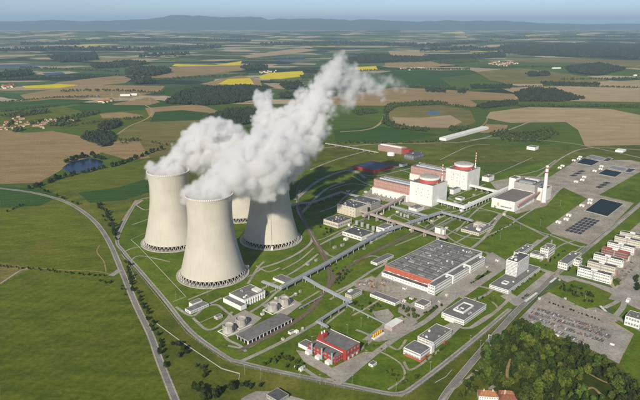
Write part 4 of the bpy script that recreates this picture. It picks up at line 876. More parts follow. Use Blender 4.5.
# beyond the turbine halls
b, s, t, h = building('switch_hall', 'long pink hall with pale roof far behind the turbine halls', 'industrial hall', (401.5, 148.6), 154.4, (379.2, 144.4), (405.2, 147.4), pink, pinkb, 2, 8, 1, frac=.3, s=34)
part('roof_light', MB().box(6, 14, 6, t - 6, h - .7, h + 3), whiter, b); part('rear_wing', MB().box(10, 36, -26, -.05, 0, h * .8), redw, b)
c = P(391, 155.4); q = thing('dome_tank', 'pale round tank in front of the far pink hall', 'tank', (c.x, c.y, .25)); part('body', MB().lathe([(14, 0), (14, 9)], 32), whiter, q, smooth=True); part('roof', MB().lathe([(14.3, 9), (14.3, 9.6), (8, 11.5), (.2, 12.4)], 32), whiter, q, smooth=True)
b, s, t, h = building('blue_roofed_hall', 'low wide hall with a glossy blue-black roof and red walls', 'industrial hall', (375.5, 170.2), 173.4, (357.5, 164.6), (396, 165.4), redw, blueroof, 0, par=.5)
b, s, t, h = building('transformer_house', 'small white cube behind the nearer turbine hall', 'hut', (403, 164.6), 167, (400, 163.6), (406, 163), whiter, roofg, par=.3)
b, s, t, h = building('transformer_house', 'dark grey block right of the far pink hall', 'industrial building', (414, 155.5), 160.5, (405, 153.5), (421, 152), steeld, roofd, 1, 4, 3, units=3)
b, s, t, h = building('service_block', 'white service cube at the foot of the nearer reactor block', 'service building', (416.5, 209), 212.6, (408.8, 207.0), (424, 205.6), whiter, roofb, units=3)
b, s, t, h = building('service_block', 'white service cube between the two reactor buildings', 'service building', (453.6, 190.0), 194.6, (450, 188.8), (460, 187), whiter, roofg, units=1)
b, s, t, h = building('service_block', 'very low white cube on the lawn right of the nearer reactor', 'service building', (461.5, 198.8), 200.6, (456, 197.2), (464, 197.2), whiter, roofg)
b, s, t, h = building('service_block', 'white service cube right of the farther reactor building', 'service building', (489, 177.6), 182, (483, 176), (492, 175), whiter, roofg, units=2)
b, s, t, h = building('cottage', 'white gabled building far out by the road beyond the plant', 'house', (535, 147.4), 150.6, (528, 145.8), (537, 145.8), whiter, roofg)
b, s, t, h = building('gate_hut', 'white flat hut by the road above the spray ponds', 'hut', (623, 151), 152.8, (616, 149.6), (625.5, 149.2), whiter, whiter, par=.1)
b, s, t, h = building('long_shed', 'long narrow white conveyor shed leading off into the fields', 'shed', (446, 138.4), 141, (441, 137), (482, 126), whiter, whiter, par=.1)
b, s, t, h = building('house', 'white two-storey building with grey roof at the right edge', 'house', (640.5, 320), 329.6, (627, 313.8), (647, 315), whiter, roofg, 2, 5, 3, units=2)
b, s, t, h = building('kiosk', 'tiny white kiosk beside the road bend at the right edge', 'kiosk', (629, 300.4), 302.8, (626, 299.2), (632, 298.6), whiter, whiter, par=.1)

# ================================================================== PIPE BRIDGES
def bridge(px, z, wd, hg, m, label, step=20.0, legs=True, name='pipe_bridge', pipes=True, legw=1.0, roof=None):
    pts = [P(x, y, z) for x, y in px]; o = pts[0]
    q = thing(name, label, 'pipe bridge', (o.x, o.y, .25))
    for i, (a, b) in enumerate(zip(pts, pts[1:])):
        d = (b - a); ln = d.xy.length; ang = math.atan2(d.y, d.x)
        mb = MB().box(-wd / 2, ln + wd / 2, -wd / 2, wd / 2, -hg - .01 * i, -.01 * i)
        g = part('deck', mb, m, q, (a.x - o.x, a.y - o.y, z - .25)); g.rotation_euler = (0, 0, ang)
        if pipes:
            for s in (-.28, .05, .32): part('pipe', MB().bar((0, s * wd, .5), (ln, s * wd, .5), .9), steel, g)
            k = 0
            me = MB().box(-.12, .12, -wd / 2 - .15, -wd / 2 - .01, -hg, .9).mesh('truss_post', steeld)
            while k < ln: link('truss_post', me, g, (k, 0, 0)); k += step / 2
        if legs:
            n = max(1, int(ln / step)); lm = MB()
            for s in (-1, 1): lm.box(-legw / 2, legw / 2, s * wd * .42 - legw / 2, s * wd * .42 + legw / 2, -z + .25, -hg - .02)
            lm.box(-legw / 2, legw / 2, -wd * .42, wd * .42, -hg - 1.2, -hg - .03)
            me = lm.mesh('support', conc)
            for k in range(n): link('support', me, g, (ln * (k + .5) / n, 0, 0))
    return q
bridge([(281.5, 286), (320, 266), (360, 243.5), (384, 230.5), (441, 211.5)], 11, 8, 4, steel, 'main grey pipe bridge running across the plant to the nearer reactor')
bridge([(441, 211.5), (472, 220)], 11, 6, 3, steel, 'grey pipe bridge from the main bridge to the cluttered cream building')
bridge([(386, 204.5), (402, 208.5), (427, 215.5)], 9, 6, 3, steel, 'grey pipe bridge in front of the nearer reactor block')
bridge([(263, 281), (281, 287.5)], 9, 5, 3, steel, 'short pipe bridge from the pump station to the main bridge')
bridge([(302.5, 275.5), (320, 285.8), (350, 300.8)], 9, 6, 3, steel, 'grey pipe bridge crossing the railway towards the small office')
bridge([(350, 300.8), (334, 310.5), (317.5, 321), (327, 326)], 8, 4.5, 2.2, steel, 'pipe bridge leading down to the red boiler house')
bridge([(347, 304.4), (391, 326)], 6, 2.4, 1.4, steel, 'thin pipe bridge along the lawn to the white-roofed store', pipes=False, step=26, legw=.7)
bridge([(272, 209), (300, 202.8), (312.5, 202), (341, 191.5), (356, 195.5), (380, 199)], 9, 6, 3, steel, 'grey pipe bridge from the cooling towers towards the turbine halls', step=30)
bridge([(326, 143.0), (345, 146), (378, 152)], 7, 5, 3, conc, 'pale pipe bridge in the meadow behind the steam', step=24, pipes=False)
bridge([(406.5, 194.5), (380, 208), (364, 214.5)], 17, 7, 4.5, pinkb, 'pink covered gallery sloping down from the nearer turbine hall', pipes=False, step=28, legw=2.2)
bridge([(361, 210), (445, 236.5)], 15, 7, 4.5, pinkb, 'long pink covered gallery leading to the workshop hall', pipes=False, step=32, legw=2.2)
bridge([(397, 221), (386, 226.5)], 14, 5, 3.5, pinkb, 'short pink gallery above the white cube building', pipes=False, step=20, legw=1.6)
bridge([(434, 198.2), (464, 206), (511, 185.6)], 14, 9, 6, whiter, 'white covered gallery from the nearer reactor to the auxiliary building', pipes=False, step=16, legw=1.6)
bridge([(468, 183.8), (497, 190.6)], 14, 8, 5, whiter, 'white covered gallery from the farther reactor', pipes=False, step=16, legw=1.6)
c = P(440, 235.8); q = thing('gallery_head', 'white head house where the pink gallery meets the workshop', 'hut', (c.x, c.y, .25), UR); block(q, 10, 14, 17, whiter, roofg); block(q, 8, 8, 12, white, roofg, x0=10.05, y0=-4, wname='side_wall', rname='side_roof')

# ================================================================== SPRAY PONDS
def pond(px, wm, label, notch=True, bands=None):
    v = [P(x, y) for x, y in px]; c = sum(v, Vector()) / len(v)
    q = thing('spray_pond', label, 'pond', (c.x, c.y, .45))
    loc = [(p.x - c.x, p.y - c.y, 0) for p in v]
    a = sum(loc[i][0] * loc[(i + 1) % 4][1] - loc[(i + 1) % 4][0] * loc[i][1] for i in range(4)); loc = loc if a > 0 else loc[::-1]
    part('water', MB().quad(*loc), wm, q)
    k = MB()
    for i in range(4): k.bar((*loc[i][:2], .25), (*loc[(i + 1) % 4][:2], .25), 1.6)
    part('kerb', k, conc, q)
    return q, loc
pond([(576, 163), (591.6, 166), (600, 161.6), (584, 158)], poolw, 'deep blue spray pond in the far left platform corner')
pond([(586, 157.5), (601, 161), (606, 158.3), (592, 155.2)], poolm, 'misty grey spray pond just behind the deep blue one')
pond([(602.5, 161.0), (607.5, 162), (613, 158.8), (608, 157.8)], mat('pool_dark', (.05, .05, .055), .5), 'dark narrow basin at the end of the misty grey pond')
pond([(597.5, 174), (615, 177.5), (623, 172.5), (606, 169.2)], poolg, 'dark green spray pond on the far right platform')
pond([(608, 168.3), (623.5, 171.6), (628, 168.8), (612.5, 165.6)], poolm, 'misty grey spray pond beside the dark green one')
pond([(624.6, 172.0), (630, 173), (637, 169), (629, 168.2)], MATS['pool_dark'], 'dark narrow basin beyond the green spray pond near the right edge')
q, loc = pond([(584.5, 210.8), (607.5, 216.9), (624, 204), (601, 198.6)], poolg, 'largest dark spray pond on the near platform')
for f_, e_ in ((.3, .0), (.62, .55)):
    pass
def spray_field(px, nu, nv, label, m):
    a, b_, d = P(*px[0]), P(*px[1]), P(*px[2]); e1 = (b_ - a) / nu; e2 = (d - a) / nv
    q = thing('spray_header_field', label, 'spray headers', (a.x, a.y, .45)); ang = math.atan2(e1.y, e1.x)
    me = MB().box(0, e1.length * .72, 0, e2.length * .62, 0, 1.3).mesh('spray_header', m); 
    for i in range(nu):
        for j in range(nv):
            p = e1 * i + e2 * j
            o = link('spray_header', me, q, (p.x, p.y, 0)); o.rotation_euler = (0, 0, ang)
    return q
sph = mat('spray_header_dark', (.035, .040, .055), .5, .3, .1, obj_rand=.3)
spray_field([(565, 231), (581.6, 234.8), (586, 217.2)], 4, 7, 'block of dark spray headers in rows on the near platform', sph)
spray_field([(569.5, 175.8), (573.6, 176.8), (581.6, 169.6)], 2, 3, 'two dark strips of spray headers on the far left platform', sph)
spray_field([(595.5, 187.4), (600, 188.5), (606.4, 181.2)], 2, 3, 'two dark strips of spray headers on the far right platform', sph)
hut_px = [(581.5, 158), (575, 161.5), (580, 160), (563.7, 167), (561, 169), (603, 167.4), (602, 170.2), (596, 172.2), (585.6, 178.2), (583.7, 181.2), (577.5, 183), (592, 201.4), (591.5, 204.6), (583.7, 207.2), (570.5, 217), (568, 221), (560, 224), (580, 199.5), (569, 192)]
for x, y in hut_px[:17]:
    c = P(x, y); q = thing('pond_hut', 'small white flat-roofed valve hut beside a spray pond', 'hut', (c.x, c.y, .4), UR, 'white valve huts by the spray ponds')
    block(q, 8, 11, 4.6, whiter, whiter, .3); door(q, 0, 4, 2.4, 3.0)

# ================================================================== MATERIAL YARD
r = random.Random(21); ymats = [mat('rust_pile', (.26, .10, .05), .9, .3), mat('timber_stack', (.33, .22, .12), .9, .2), mat('sheet_stack', (.42, .40, .36), .8), mat('pipe_stack', (.20, .19, .18), .7)]
yn = ['rust-brown', 'timber-coloured', 'pale grey', 'dark grey']
A, B_, D_ = P(356, 284), P(378, 276.5), P(388, 292)
for k in range(34):
    a = A + (B_ - A) * r.random() * .8 + (D_ - A) * r.random() * .72; i = r.randrange(4); s, t, h = r.uniform(2.5, 8), r.uniform(1.5, 3.2), r.uniform(1, 2.8)
    mb = MB()
    for j in range(3): mb.box(-s / 2 + j * .25, s / 2 - j * .3, -t / 2 + j * .15, t / 2 - j * .1, h * j / 3 + .02 * j, h * (j + 1) / 3)
    o = link('material_stack', mb.mesh('material_stack', ymats[i]), None, (a.x, a.y, .3), UR + (math.pi / 2 if r.random() < .4 else 0)); tag(o, yn[i] + ' stack of material in the yard left of the workshop', 'material stack', 'stacks in the material yard')
# substation gear behind the cream hall
A, B_, D_ = P(366, 198), P(388, 190), P(400, 203); trm = mat('transformer_grey', (.30, .29, .26), .7, .3)
for k in range(26):
    a = A + (B_ - A) * r.random() * .9 + (D_ - A) * r.random() * .7; s, t, h = r.uniform(3, 8), r.uniform(3, 6), r.uniform(3, 7)
    q = thing('transformer', 'grey transformer in the yard before the nearer turbine hall', 'transformer', (a.x, a.y, .3), UR, 'transformers before the turbine hall')
    part('tank', MB().box(0, s, 0, t, 0, h), r.choice((trm, conc, pinkb)), q); part('bushing', MB().cyl(s * .3, t * .5, h, h + 2.5, .35, .2, 6).cyl(s * .7, t * .5, h, h + 2.5, .35, .2, 6), conc, q); part('radiator', MB().box(-1.2, -.05, t * .1, t * .9, .5, h * .8), steel, q)

# ================================================================== SMALL PLANT THINGS
r = random.Random(52)
def hut_row(pts, label, group, cat='hut', nm='service_hut', size=((4, 9), (4, 8), (2.8, 5))):
    for x, y in pts:
        c = P(x, y); q = thing(nm, label, cat, (c.x, c.y, .25), UR, group); s, t, h = (r.uniform(*k) for k in size)
        block(q, s, t, h, r.choice((whiter, white, cream, greyw)), r.choice((roofg, roofd, whiter)), .25); door(q, 0, t * .35, 1.4, 2.2)
        if r.random() < .5: part('roof_unit', MB().box(s * .3, s * .6, t * .3, t * .6, h - .3, h + .9), steel, q)
hut_row([(334, 249), (342, 247), (316, 262), (308, 266), (346, 241), (352, 250), (371, 244), (364, 250)], 'small pale service hut along the main grey pipe bridge', 'huts along the main pipe bridge')
hut_row([(382, 215), (389, 219), (376, 207), (395, 224), (404, 228), (411, 231), (398, 213), (407, 217), (419, 224), (428, 234), (432, 222), (447, 229), (439, 218), (452, 217), (462, 212), (470, 204)], 'small pale service hut on the lawns between reactors and workshop', 'huts between reactors and workshop')
hut_row([(372, 190), (380, 188), (366, 193), (388, 194), (362, 203), (348, 192)], 'small pale switch hut beside the transformer yard', 'huts beside the transformer yard')
hut_row([(440, 203), (446, 206), (475, 196), (480, 190), (456, 203), (505, 216), (496, 220)], 'small pale hut under the white covered galleries', 'huts under the white galleries')
hut_row([(296, 296), (300, 293), (276, 300), (262, 316), (283, 341), (297, 334), (303, 331), (312, 352), (301, 372), (297, 369), (303, 369)], 'small pale hut around the round coolers and railway', 'huts around the round coolers', size=((3, 6), (3, 6), (2.4, 4)))
hut_row([(394, 281), (405, 290), (412, 300), (440, 303), (447, 297), (498, 262), (487, 268), (384, 300), (405, 303)], 'small pale hut on the workshop forecourt', 'huts on the workshop forecourt', size=((3, 7), (3, 7), (2.4, 4)))
hut_row([(566, 300), (600, 276), (627, 262), (633, 256), (560, 281), (596, 312), (540, 300)], 'small kiosk beside the streets of the office quarter', 'kiosks of the office quarter', size=((2.5, 4), (2.5, 4), (2.4, 3)))
def vessel_row(pts, label, group, rad, h):
    for x, y in pts:
        c = P(x, y); q = thing('storage_vessel', label, 'tank', (c.x, c.y, .25), 0, group); part('body', MB().lathe([(rad, 0), (rad, h)], 16), r.choice((steel, whiter, conc)), q, smooth=True); part('lid', MB().lathe([(rad + .1, h), (rad * .6, h + rad * .3), (.1, h + rad * .42)], 16), greyw, q)
vessel_row([(401, 216), (404.5, 217), (408, 218)], 'small upright storage tank on the lawn before the nearer reactor', 'tanks before the reactor', 3, 7)
vessel_row([(384, 190.5), (387.5, 191.5), (391, 192.5), (394.5, 193.5)], 'small upright tank against the white annex of the turbine hall', 'tanks at the turbine hall', 3, 8)
vessel_row([(424, 166), (428, 167), (420, 165)], 'upright tank between the two turbine halls', 'tanks between the turbine halls', 4, 9)
vessel_row([(349, 226), (352, 229)], 'upright tank beside the dark-roofed cream building', 'tanks by the cream building', 3, 6)
for px, l in (([(374, 203), (398, 209.5), (424, 218)], 'low pipe run on short legs before the nearer reactor'), ([(410, 226), (436, 213.5), (462, 202)], 'low pipe run on short legs under the grey bridge'), ([(424, 233), (448, 222), (470, 211)], 'low pipe run on short legs beside the cluttered cream building'), ([(356, 222), (378, 214)], 'low pipe run on short legs by the four tanks'), ([(300, 308), (322, 296)], 'low pipe run on short legs beside the rails')):
    bridge(px, 3.2, 2.2, .5, steel, l, step=14, legw=.5)

# ================================================================== CARS
def car_mesh(col, name, van=False):
    m = mat('car_paint_' + name, col, .25, .05, .5, spec=.6)
    h1, h2 = (.95, 1.45) if not van else (1.2, 2.0)
    L = 2.2; W2 = .88
    prof = [(-L, .35), (-L, .8), (-L + .1, h1), (-1.5, h1 + .02), (-1.05, h2), (.45, h2), (1.15, h1), (2.0, h1 - .12), (L, .65), (L, .35)]
    me = bpy.data.meshes.new('parked_car'); n = len(prof); v = []; f = []; mi = []
    for s in (-1, 1): v += [(x, s * W2 * (.82 if z > h1 + .1 else 1), z) for x, z in prof]
    for i in range(n):
        j = (i + 1) % n; f.append((i, j, n + j, n + i)); mi.append(1 if i in (3, 5) else 0)
    f += [tuple(range(n - 1, -1, -1)), tuple(range(n, 2 * n))]; mi += [0, 0]
    for s in (-1, 1):                                        # side glass
        o = len(v); y = s * W2 * .93; v += [(-1.3, y, h1 + .05), (-1.0, s * W2 * .845, h2 - .08), (.4, s * W2 * .845, h2 - .08), (.95, y, h1 + .05)]; f.append((o, o + 1, o + 2, o + 3)); mi.append(1)
    for x in (-1.35, 1.4):
        for s in (-1, 1):
            o = len(v); a = [2 * math.pi * k / 10 for k in range(10)]
            for y in (s * (W2 + .02), s * (W2 - .2)): v += [(x + .33 * math.cos(q), y, .33 + .33 * math.sin(q)) for q in a]
            f += [(o + k, o + (k + 1) % 10, o + 10 + (k + 1) % 10, o + 10 + k) for k in range(10)] + [tuple(range(o, o + 10))]; mi += [2] * 11
    me.from_pydata(v, [], f)
    for q in (m, glass, black): me.materials.append(q)
    me.polygons.foreach_set('material_index', mi); me.update(); return me
CARC = {'red': (.35, .025, .02), 'dark red': (.14, .012, .015), 'white': (.70, .70, .68), 'silver': (.38, .39, .40), 'black': (.015, .015, .017), 'dark blue': (.02, .035, .10), 'dark green': (.02, .055, .035), 'grey': (.13, .135, .14), 'beige': (.36, .30, .20)}
CARM = {k: car_mesh(c, k.replace(' ', '_')) for k, c in CARC.items()}
wts = ['red', 'dark red', 'dark red', 'silver', 'white', 'grey', 'black', 'black', 'black', 'black', 'dark blue', 'dark blue', 'dark green', 'grey', 'grey', 'beige']
r = random.Random(3); WN = -W
def carrow(a, b, fill, where, pitch=2.75, double=False):
    a, b = P(*a), P(*b); d = b - a; n = int(d.length / pitch); d.normalize(); ang = math.atan2(d.y, d.x) + math.pi / 2
    for k in range(n):
        for s in ((-2.5, 2.5) if double else (0,)):
            if r.random() > fill: continue
            p = a + d * (pitch * (k + .5)) + Vector((-d.y, d.x, 0)) * (s + r.uniform(-.25, .25)); c = r.choice(wts)
            o = link('parked_car', CARM[c], None, (p.x, p.y, .62), ang + (math.pi if r.random() < .5 else 0) + r.uniform(-.03, .03))
            tag(o, '%s car parked in %s' % (c, where), 'car', 'cars parked in ' + where)
rowz = [((534, 308.5), (605, 331), .93), ((531, 312.5), (611, 337.5), .92), ((527.5, 316.5), (604, 341.5), .85), ((524.5, 320.5), (583, 342), .7)]
nm = ['the back row of the big car park', 'the second row of the big car park', 'the third row of the big car park', 'the front row of the big car park beside the wood']
for (a, b_, fl), w_ in zip(rowz, nm): carrow(a, b_, fl, w_, pitch=2.75, double=True)
carrow((545, 302.4), (562, 307.6), .35, 'the lane behind the big car park', 6); carrow((570, 303.5), (590, 310), .35, 'the lane behind the big car park', 6)
carrow((522, 299), (529, 294), .8, 'the forecourt below the high-rise', 3.4); carrow((486, 293.6), (497, 297.5), .55, 'the lot left of the podium building', 3.4)
carrow((618, 282), (634, 268), .3, 'the street beside the terrace', 7); carrow((622, 272), (638, 256), .25, 'the yard beside the terrace', 8)
carrow((470, 284.5), (476, 280), .5, 'the road beside the workshop', 9); carrow((432, 309), (437, 305.5), .5, 'the workshop forecourt', 4)
# bay markings of the car park
mk = MB()
for (a, b_, fl) in rowz + [((520.5, 324), (560, 338), 0), ((560, 343), (614, 357), 0), ((585, 342), (622, 352), 0)]:
    a, b_ = P(*a), P(*b_); d = (b_ - a).normalized(); n = int((b_ - a).length / 3.0); q = Vector((-d.y, d.x, 0))
    for k in range(n + 1):
        p = a + d * 3.0 * k; strip(mk, [p - q * 5, p + q * 5], .16, .70)
struct('bay_markings', mk, paint)
for x, y, l in ((612, 345.6, 'white minibus alone in the empty end of the car park'), (557, 336.6, 'white van at the front edge of the car park beside the trees')):
    c = P(x, y); q = thing('parked_van', l, 'van', (c.x, c.y, .62), UR + math.pi / 2)
    part('body', MB().box(-3.2, 3.2, -1.15, 1.15, .45, 2.2).box(-3.0, 2.2, -1.05, 1.05, 2.21, 2.9), whiter, q); part('windscreen', MB().box(3.15, 3.25, -.95, .95, 1.4, 2.1), glass, q)
    for a in (-2, 2):
        for s in (-1.1, 1.1): part('wheel', MB().bar((a, s - .12, .45), (a, s + .12, .45), .8), black, q)

# ================================================================== TREES
def crown_mesh(name, seed, m, rad=4.6, hgt=7.5, base=2.2, lobes=12, leaves=42, leaf=.95, conifer=False):
    g = np.random.default_rng(seed); v = []; f = []
    if conifer:
        cs = [(g.normal(0, .25), g.normal(0, .25), base + hgt * t, rad * (1 - t) * .8 + .5) for t in np.linspace(0, .97, 9)]
    else:
        cs = []
        for k in range(lobes):
            a = g.uniform(0, 6.28); t = g.uniform(.05, .95); rr = rad * .68 * math.sqrt(max(.05, 1 - (2 * t - .85) ** 2)) * g.uniform(.45, 1)
            cs.append((rr * math.cos(a), rr * math.sin(a), base + hgt * t * .86, rad * g.uniform(.30, .50)))
        cs.append((0, 0, base + hgt * .5, rad * .6))
    for (x, y, z, rr) in cs:
        for k in range(leaves):
            d = g.normal(size=3); d /= np.linalg.norm(d)
            if d[2] < -.55: d[2] *= -1
            p = np.array((x, y, z)) + d * rr * g.uniform(.72, 1.08) * np.array((1, 1, .62 if conifer else .9))
            nrm = d + g.normal(size=3) * .55; nrm /= np.linalg.norm(nrm); a = np.cross(nrm, g.normal(size=3)); a /= np.linalg.norm(a); b = np.cross(nrm, a)
            sz = leaf * g.uniform(.6, 1.25); o = len(v)
            v += [tuple(p - a * sz), tuple(p + b * sz * .7 + nrm * .15), tuple(p + a * sz), tuple(p - b * sz * .7)]; f.append((o, o + 1, o + 2, o + 3))
        # inner mass of each clump
        o = len(v); q = rr * .70
        ico = [(0, 0, q), (q * .9, 0, q * .4), (-q * .45, q * .78, q * .4), (-q * .45, -q * .78, q * .4), (q * .45, q * .78, -q * .4), (q * .45, -q * .78, -q * .4), (-q * .9, 0, -q * .4), (0, 0, -q)]
        v += [(x + i, y + j, z + k * .8) for i, j, k in ico]; f += [(o + a, o + b, o + c) for a, b, c in ((0,1,2),(0,2,3),(0,3,1),(1,4,2),(2,6,3),(3,5,1),(1,5,4),(2,4,6),(3,6,5),(4,5,7),(4,7,6),(5,7,6))]
    mb = MB(); mb.v = v; mb.f = f; return mb.mesh(name, m)
def trunk_mesh(seed, h, rr=.32):
    g = random.Random(seed); mb = MB(); mb.cyl(0, 0, -.3, h, rr, rr * .45, 7)
    for k in range(5):
        a = g.uniform(0, 6.28); z = h * g.uniform(.35, .8); mb.bar((0, 0, z), (math.cos(a) * 2.3, math.sin(a) * 2.3, z + 2.2), rr * .5)
    return mb.mesh('trunk', trunkm)
CR = [crown_mesh('crown', 100 + k, leafm if k < 6 else leafd, rad=4.4 + .3 * (k % 3), hgt=7.5 + (k % 4) * .6) for k in range(9)]
CRC = [crown_mesh('crown', 200 + k, leafd, rad=2.6, hgt=10, base=1.2, leaves=36, leaf=.7, conifer=True) for k in range(2)]
TRK = [trunk_mesh(k, 5.5) for k in range(3)]
r = random.Random(17)
def tree(p, sc, label, group, kind=None, name='broadleaf_tree'):
    i = r.randrange(9) if kind is None else (r.choice((6, 7, 8)) if kind == 'dark' else r.randrange(6)); con = kind == 'con'
    cat = 'tree'
    if 'bush ' in label or 'shrub ' in label: name, cat = 'shrub', 'shrub'
    elif 'along the pond' in label or 'small pond' in label or 'thicket beside' in label: name = 'lane_tree'
    elif 'young' in label or 'small' in label or 'low tree' in label or 'scrubby' in label or 'shrubby' in label: name = 'small_tree'
    q = bpy.data.objects.new('conifer_tree' if con else name, None); COL.objects.link(q); q.location = (p.x, p.y, .22); q.rotation_euler = (0, 0, r.uniform(0, 6.28)); z = sc * r.uniform(.85, 1.2); q.scale = (sc, sc, z)
    tag(q, label, cat, group)
    link('crown', r.choice(CRC) if con else CR[i], q); link('trunk', TRK[r.randrange(3)], q)
def inpoly(x, y, pl):
    c = False; j = len(pl) - 1
    for i in range(len(pl)):
        if (pl[i][1] > y) != (pl[j][1] > y) and x < (pl[j][0] - pl[i][0]) * (y - pl[i][1]) / (pl[j][1] - pl[i][1]) + pl[i][0]: c = not c
        j = i
    return c
# the wood in the lower right corner
WOOD = [(507, 333), (519, 322), (526, 326), (545, 337), (572, 348), (596, 358), (618, 368), (632, 384), (648, 405), (500, 408), (488, 384), (476, 372), (486, 356)]
CLEAR = [[(497, 372), (507, 360), (512, 372), (509, 384), (497, 386)], [(500, 366), (509, 352), (513, 354), (505, 370)], [(574, 390), (584, 374), (606, 384), (614, 394), (606, 402), (585, 402)], [(468, 404), (474, 386), (505, 388), (520, 396), (520, 410)], [(531, 364), (540, 362), (542, 368), (533, 370)]]
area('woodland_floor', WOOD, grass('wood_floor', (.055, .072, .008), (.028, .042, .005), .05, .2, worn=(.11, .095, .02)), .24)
pts = []; tries = 0
while len(pts) < 235 and tries < 60000:
    tries += 1; x, y = r.uniform(470, 650), r.uniform(320, 406)
    if not inpoly(x, y, WOOD) or any(inpoly(x, y, c) for c in CLEAR): continue
    p = P(x, y); sp = r.uniform(5.0, 8.5)
    if any((p.x - q[0].x) ** 2 + (p.y - q[0].y) ** 2 < (.5 * (sp + q[1])) ** 2 for q in pts): continue
    pts.append((p, sp))
for p, sp in pts:
    edge = r.random()
    tree(p, sp / 6.4 * r.choice((.9, 1.05, 1.2, 1.35, 1.6)), 'leafy tree in the dense wood below the car park', 'trees of the wood below the car park', 'con' if edge < .07 else ('dark' if edge < .34 else 'light'))
def scatter(px, n, sc, label, group, kind=None, jit=1.2, name='broadleaf_tree'):
    ln = [P(x, y) for x, y in px]; seg = [(b_ - a).length for a, b_ in zip(ln, ln[1:])]; tot = sum(seg)
    for k in range(n):
        d = tot * (k + r.uniform(.1, .9)) / n
        for a, b_, l in zip(ln, ln[1:], seg):
            if d <= l: break
            d -= l
        p = a + (b_ - a) * min(1, d / l); p = p + Vector((r.uniform(-jit, jit), r.uniform(-jit, jit), 0)) * 2.5; tree(p, sc * r.uniform(.75, 1.25), label, group, kind, name)
scatter([(104, 212), (112, 226), (116, 240)], 14, .95, 'tree in the thicket beside the main road bend', 'thicket at the road bend', 'dark', 3)
scatter([(96, 204), (104, 212), (108, 222)], 10, .9, 'tree in the thicket beside the main road bend', 'thicket at the road bend', 'dark', 3)
scatter([(126, 262), (133, 288), (146, 312), (158, 340), (168, 372)], 30, .8, 'small roadside tree on the verge right of the main road', 'small trees along the main road', 'dark', 1.4)
scatter([(170, 345), (186, 352), (182, 360)], 9, .8, 'bushy tree in the clump on the slope below the white duct', 'clump on the slope', 'dark', 2.5)
scatter([(193, 390), (205, 398), (215, 396), (228, 390), (240, 386)], 26, .95, 'bushy tree in the belt at the bottom edge', 'tree belt at the bottom edge', 'dark', 2.5)
scatter([(198, 366), (204, 372), (206, 378)], 6, .6, 'small bush on the slope above the bottom tree belt', 'small bushes on the slope', 'dark', 2)
scatter([(246, 384), (252, 390), (262, 386)], 7, .6, 'small tree beside the bottom paved turning place', 'trees by the turning place', 'dark', 2)
scatter([(268, 366), (280, 358), (292, 362), (300, 367), (290, 369)], 20, .62, 'young tree in the planted bed left of the red boiler house', 'young trees by the boiler house', 'light', 2.5)
scatter([(330, 262), (338, 282), (352, 272), (345, 276), (336, 284), (348, 268)], 26, .5, 'scrubby tree in the thicket between the railway sidings', 'thicket between the sidings', None, 3)
scatter([(352, 302), (366, 309), (378, 304), (370, 312)], 12, .5, 'shrubby tree on the lawn below the long store', 'shrubs below the long store', None, 3)
scatter([(398, 306), (408, 312), (416, 316), (404, 318)], 16, .62, 'tree in the green corner left of the workshop forecourt', 'trees left of the workshop forecourt', 'light', 2.5)
scatter([(385, 372), (400, 376), (415, 380), (396, 382)], 12, .5, 'shrub on the lawn at the perimeter corner', 'shrubs at the perimeter corner', 'light', 3)
scatter([(566, 286), (582, 292), (596, 298), (572, 292), (560, 287), (590, 303)], 40, .5, 'young tree on the grass square beside the car park', 'young trees on the grass square', 'dark', 3)
scatter([(633, 278), (640, 288), (636, 292)], 8, .9, 'tree on the slope at the right edge', 'trees at the right edge', 'dark', 2.5)
scatter([(505, 289), (516, 283), (528, 276), (538, 270)], 12, .5, 'small tree in the strip in front of the podium building', 'trees before the podium building', 'light', 1)
scatter([(462, 303.5), (484, 299), (500, 302)], 8, .45, 'small tree in the green strip beside the office block', 'trees beside the office block', None, 1)
scatter([(612, 279), (617, 283), (620, 286)], 5, .5, 'shrub beside the nearest terrace block', 'shrubs by the terrace', 'light', 1.2)
scatter([(545, 331), (520, 322), (505, 338), (494, 352), (482, 368)], 26, .62, 'low tree on the edge of the wood beside the access road', 'low trees at the edge of the wood', None, 2)
scatter([(548, 303), (566, 309), (600, 321)], 16, .35, 'clipped shrub in the hedge along the car park', 'hedge shrubs along the car park', 'dark', .4)
scatter([(478, 372), (474, 382), (468, 392), (460, 402)], 26, .75, 'bushy tree on the bottom slope between the access road and the manor', 'trees on the slope by the manor', None, 3)
scatter([(486, 362), (490, 374), (486, 386)], 22, .7, 'bushy tree on the bottom slope between the access road and the manor', 'trees on the slope by the manor', 'light', 3)
scatter([(252, 300), (262, 294)], 5, .4, 'small bush beside the pump station', 'bushes by the pump station', 'dark', 1)
scatter([(416, 318), (430, 312), (442, 306)], 9, .45, 'small bush along the drive left of the white office block', 'bushes along the drive', 'dark', 1)
scatter([(424, 362), (436, 354), (448, 345)], 9, .45, 'small bush beside the corner office block', 'bushes by the corner office', 'light', 1.2)
scatter([(402, 224), (416, 220), (430, 226)], 8, .5, 'small bush on the lawn before the nearer reactor', 'bushes before the reactor', 'dark', 2)
scatter([(486, 240), (500, 232), (512, 224)], 8, .5, 'small bush on the lawn behind the high-rise', 'bushes behind the high-rise', 'dark', 2)
scatter([(544, 266), (556, 258), (566, 250)], 8, .5, 'small bush by the annexes right of the high-rise', 'bushes by the annexes', 'dark', 1.5)
scatter([(322, 236), (334, 231), (318, 228)], 8, .6, 'small bush on the lawn by the right cooling tower', 'bushes by the right cooling tower', 'dark', 2)
scatter([(356, 352), (368, 346), (380, 350)], 8, .45, 'small bush right of the boiler house', 'bushes right of the boiler house', 'light', 2)
scatter([(512, 292.5), (530, 280), (543, 271.5)], 12, .42, 'small bush in the lawn strip right of the podium building', 'bushes by the podium', 'light', .8)
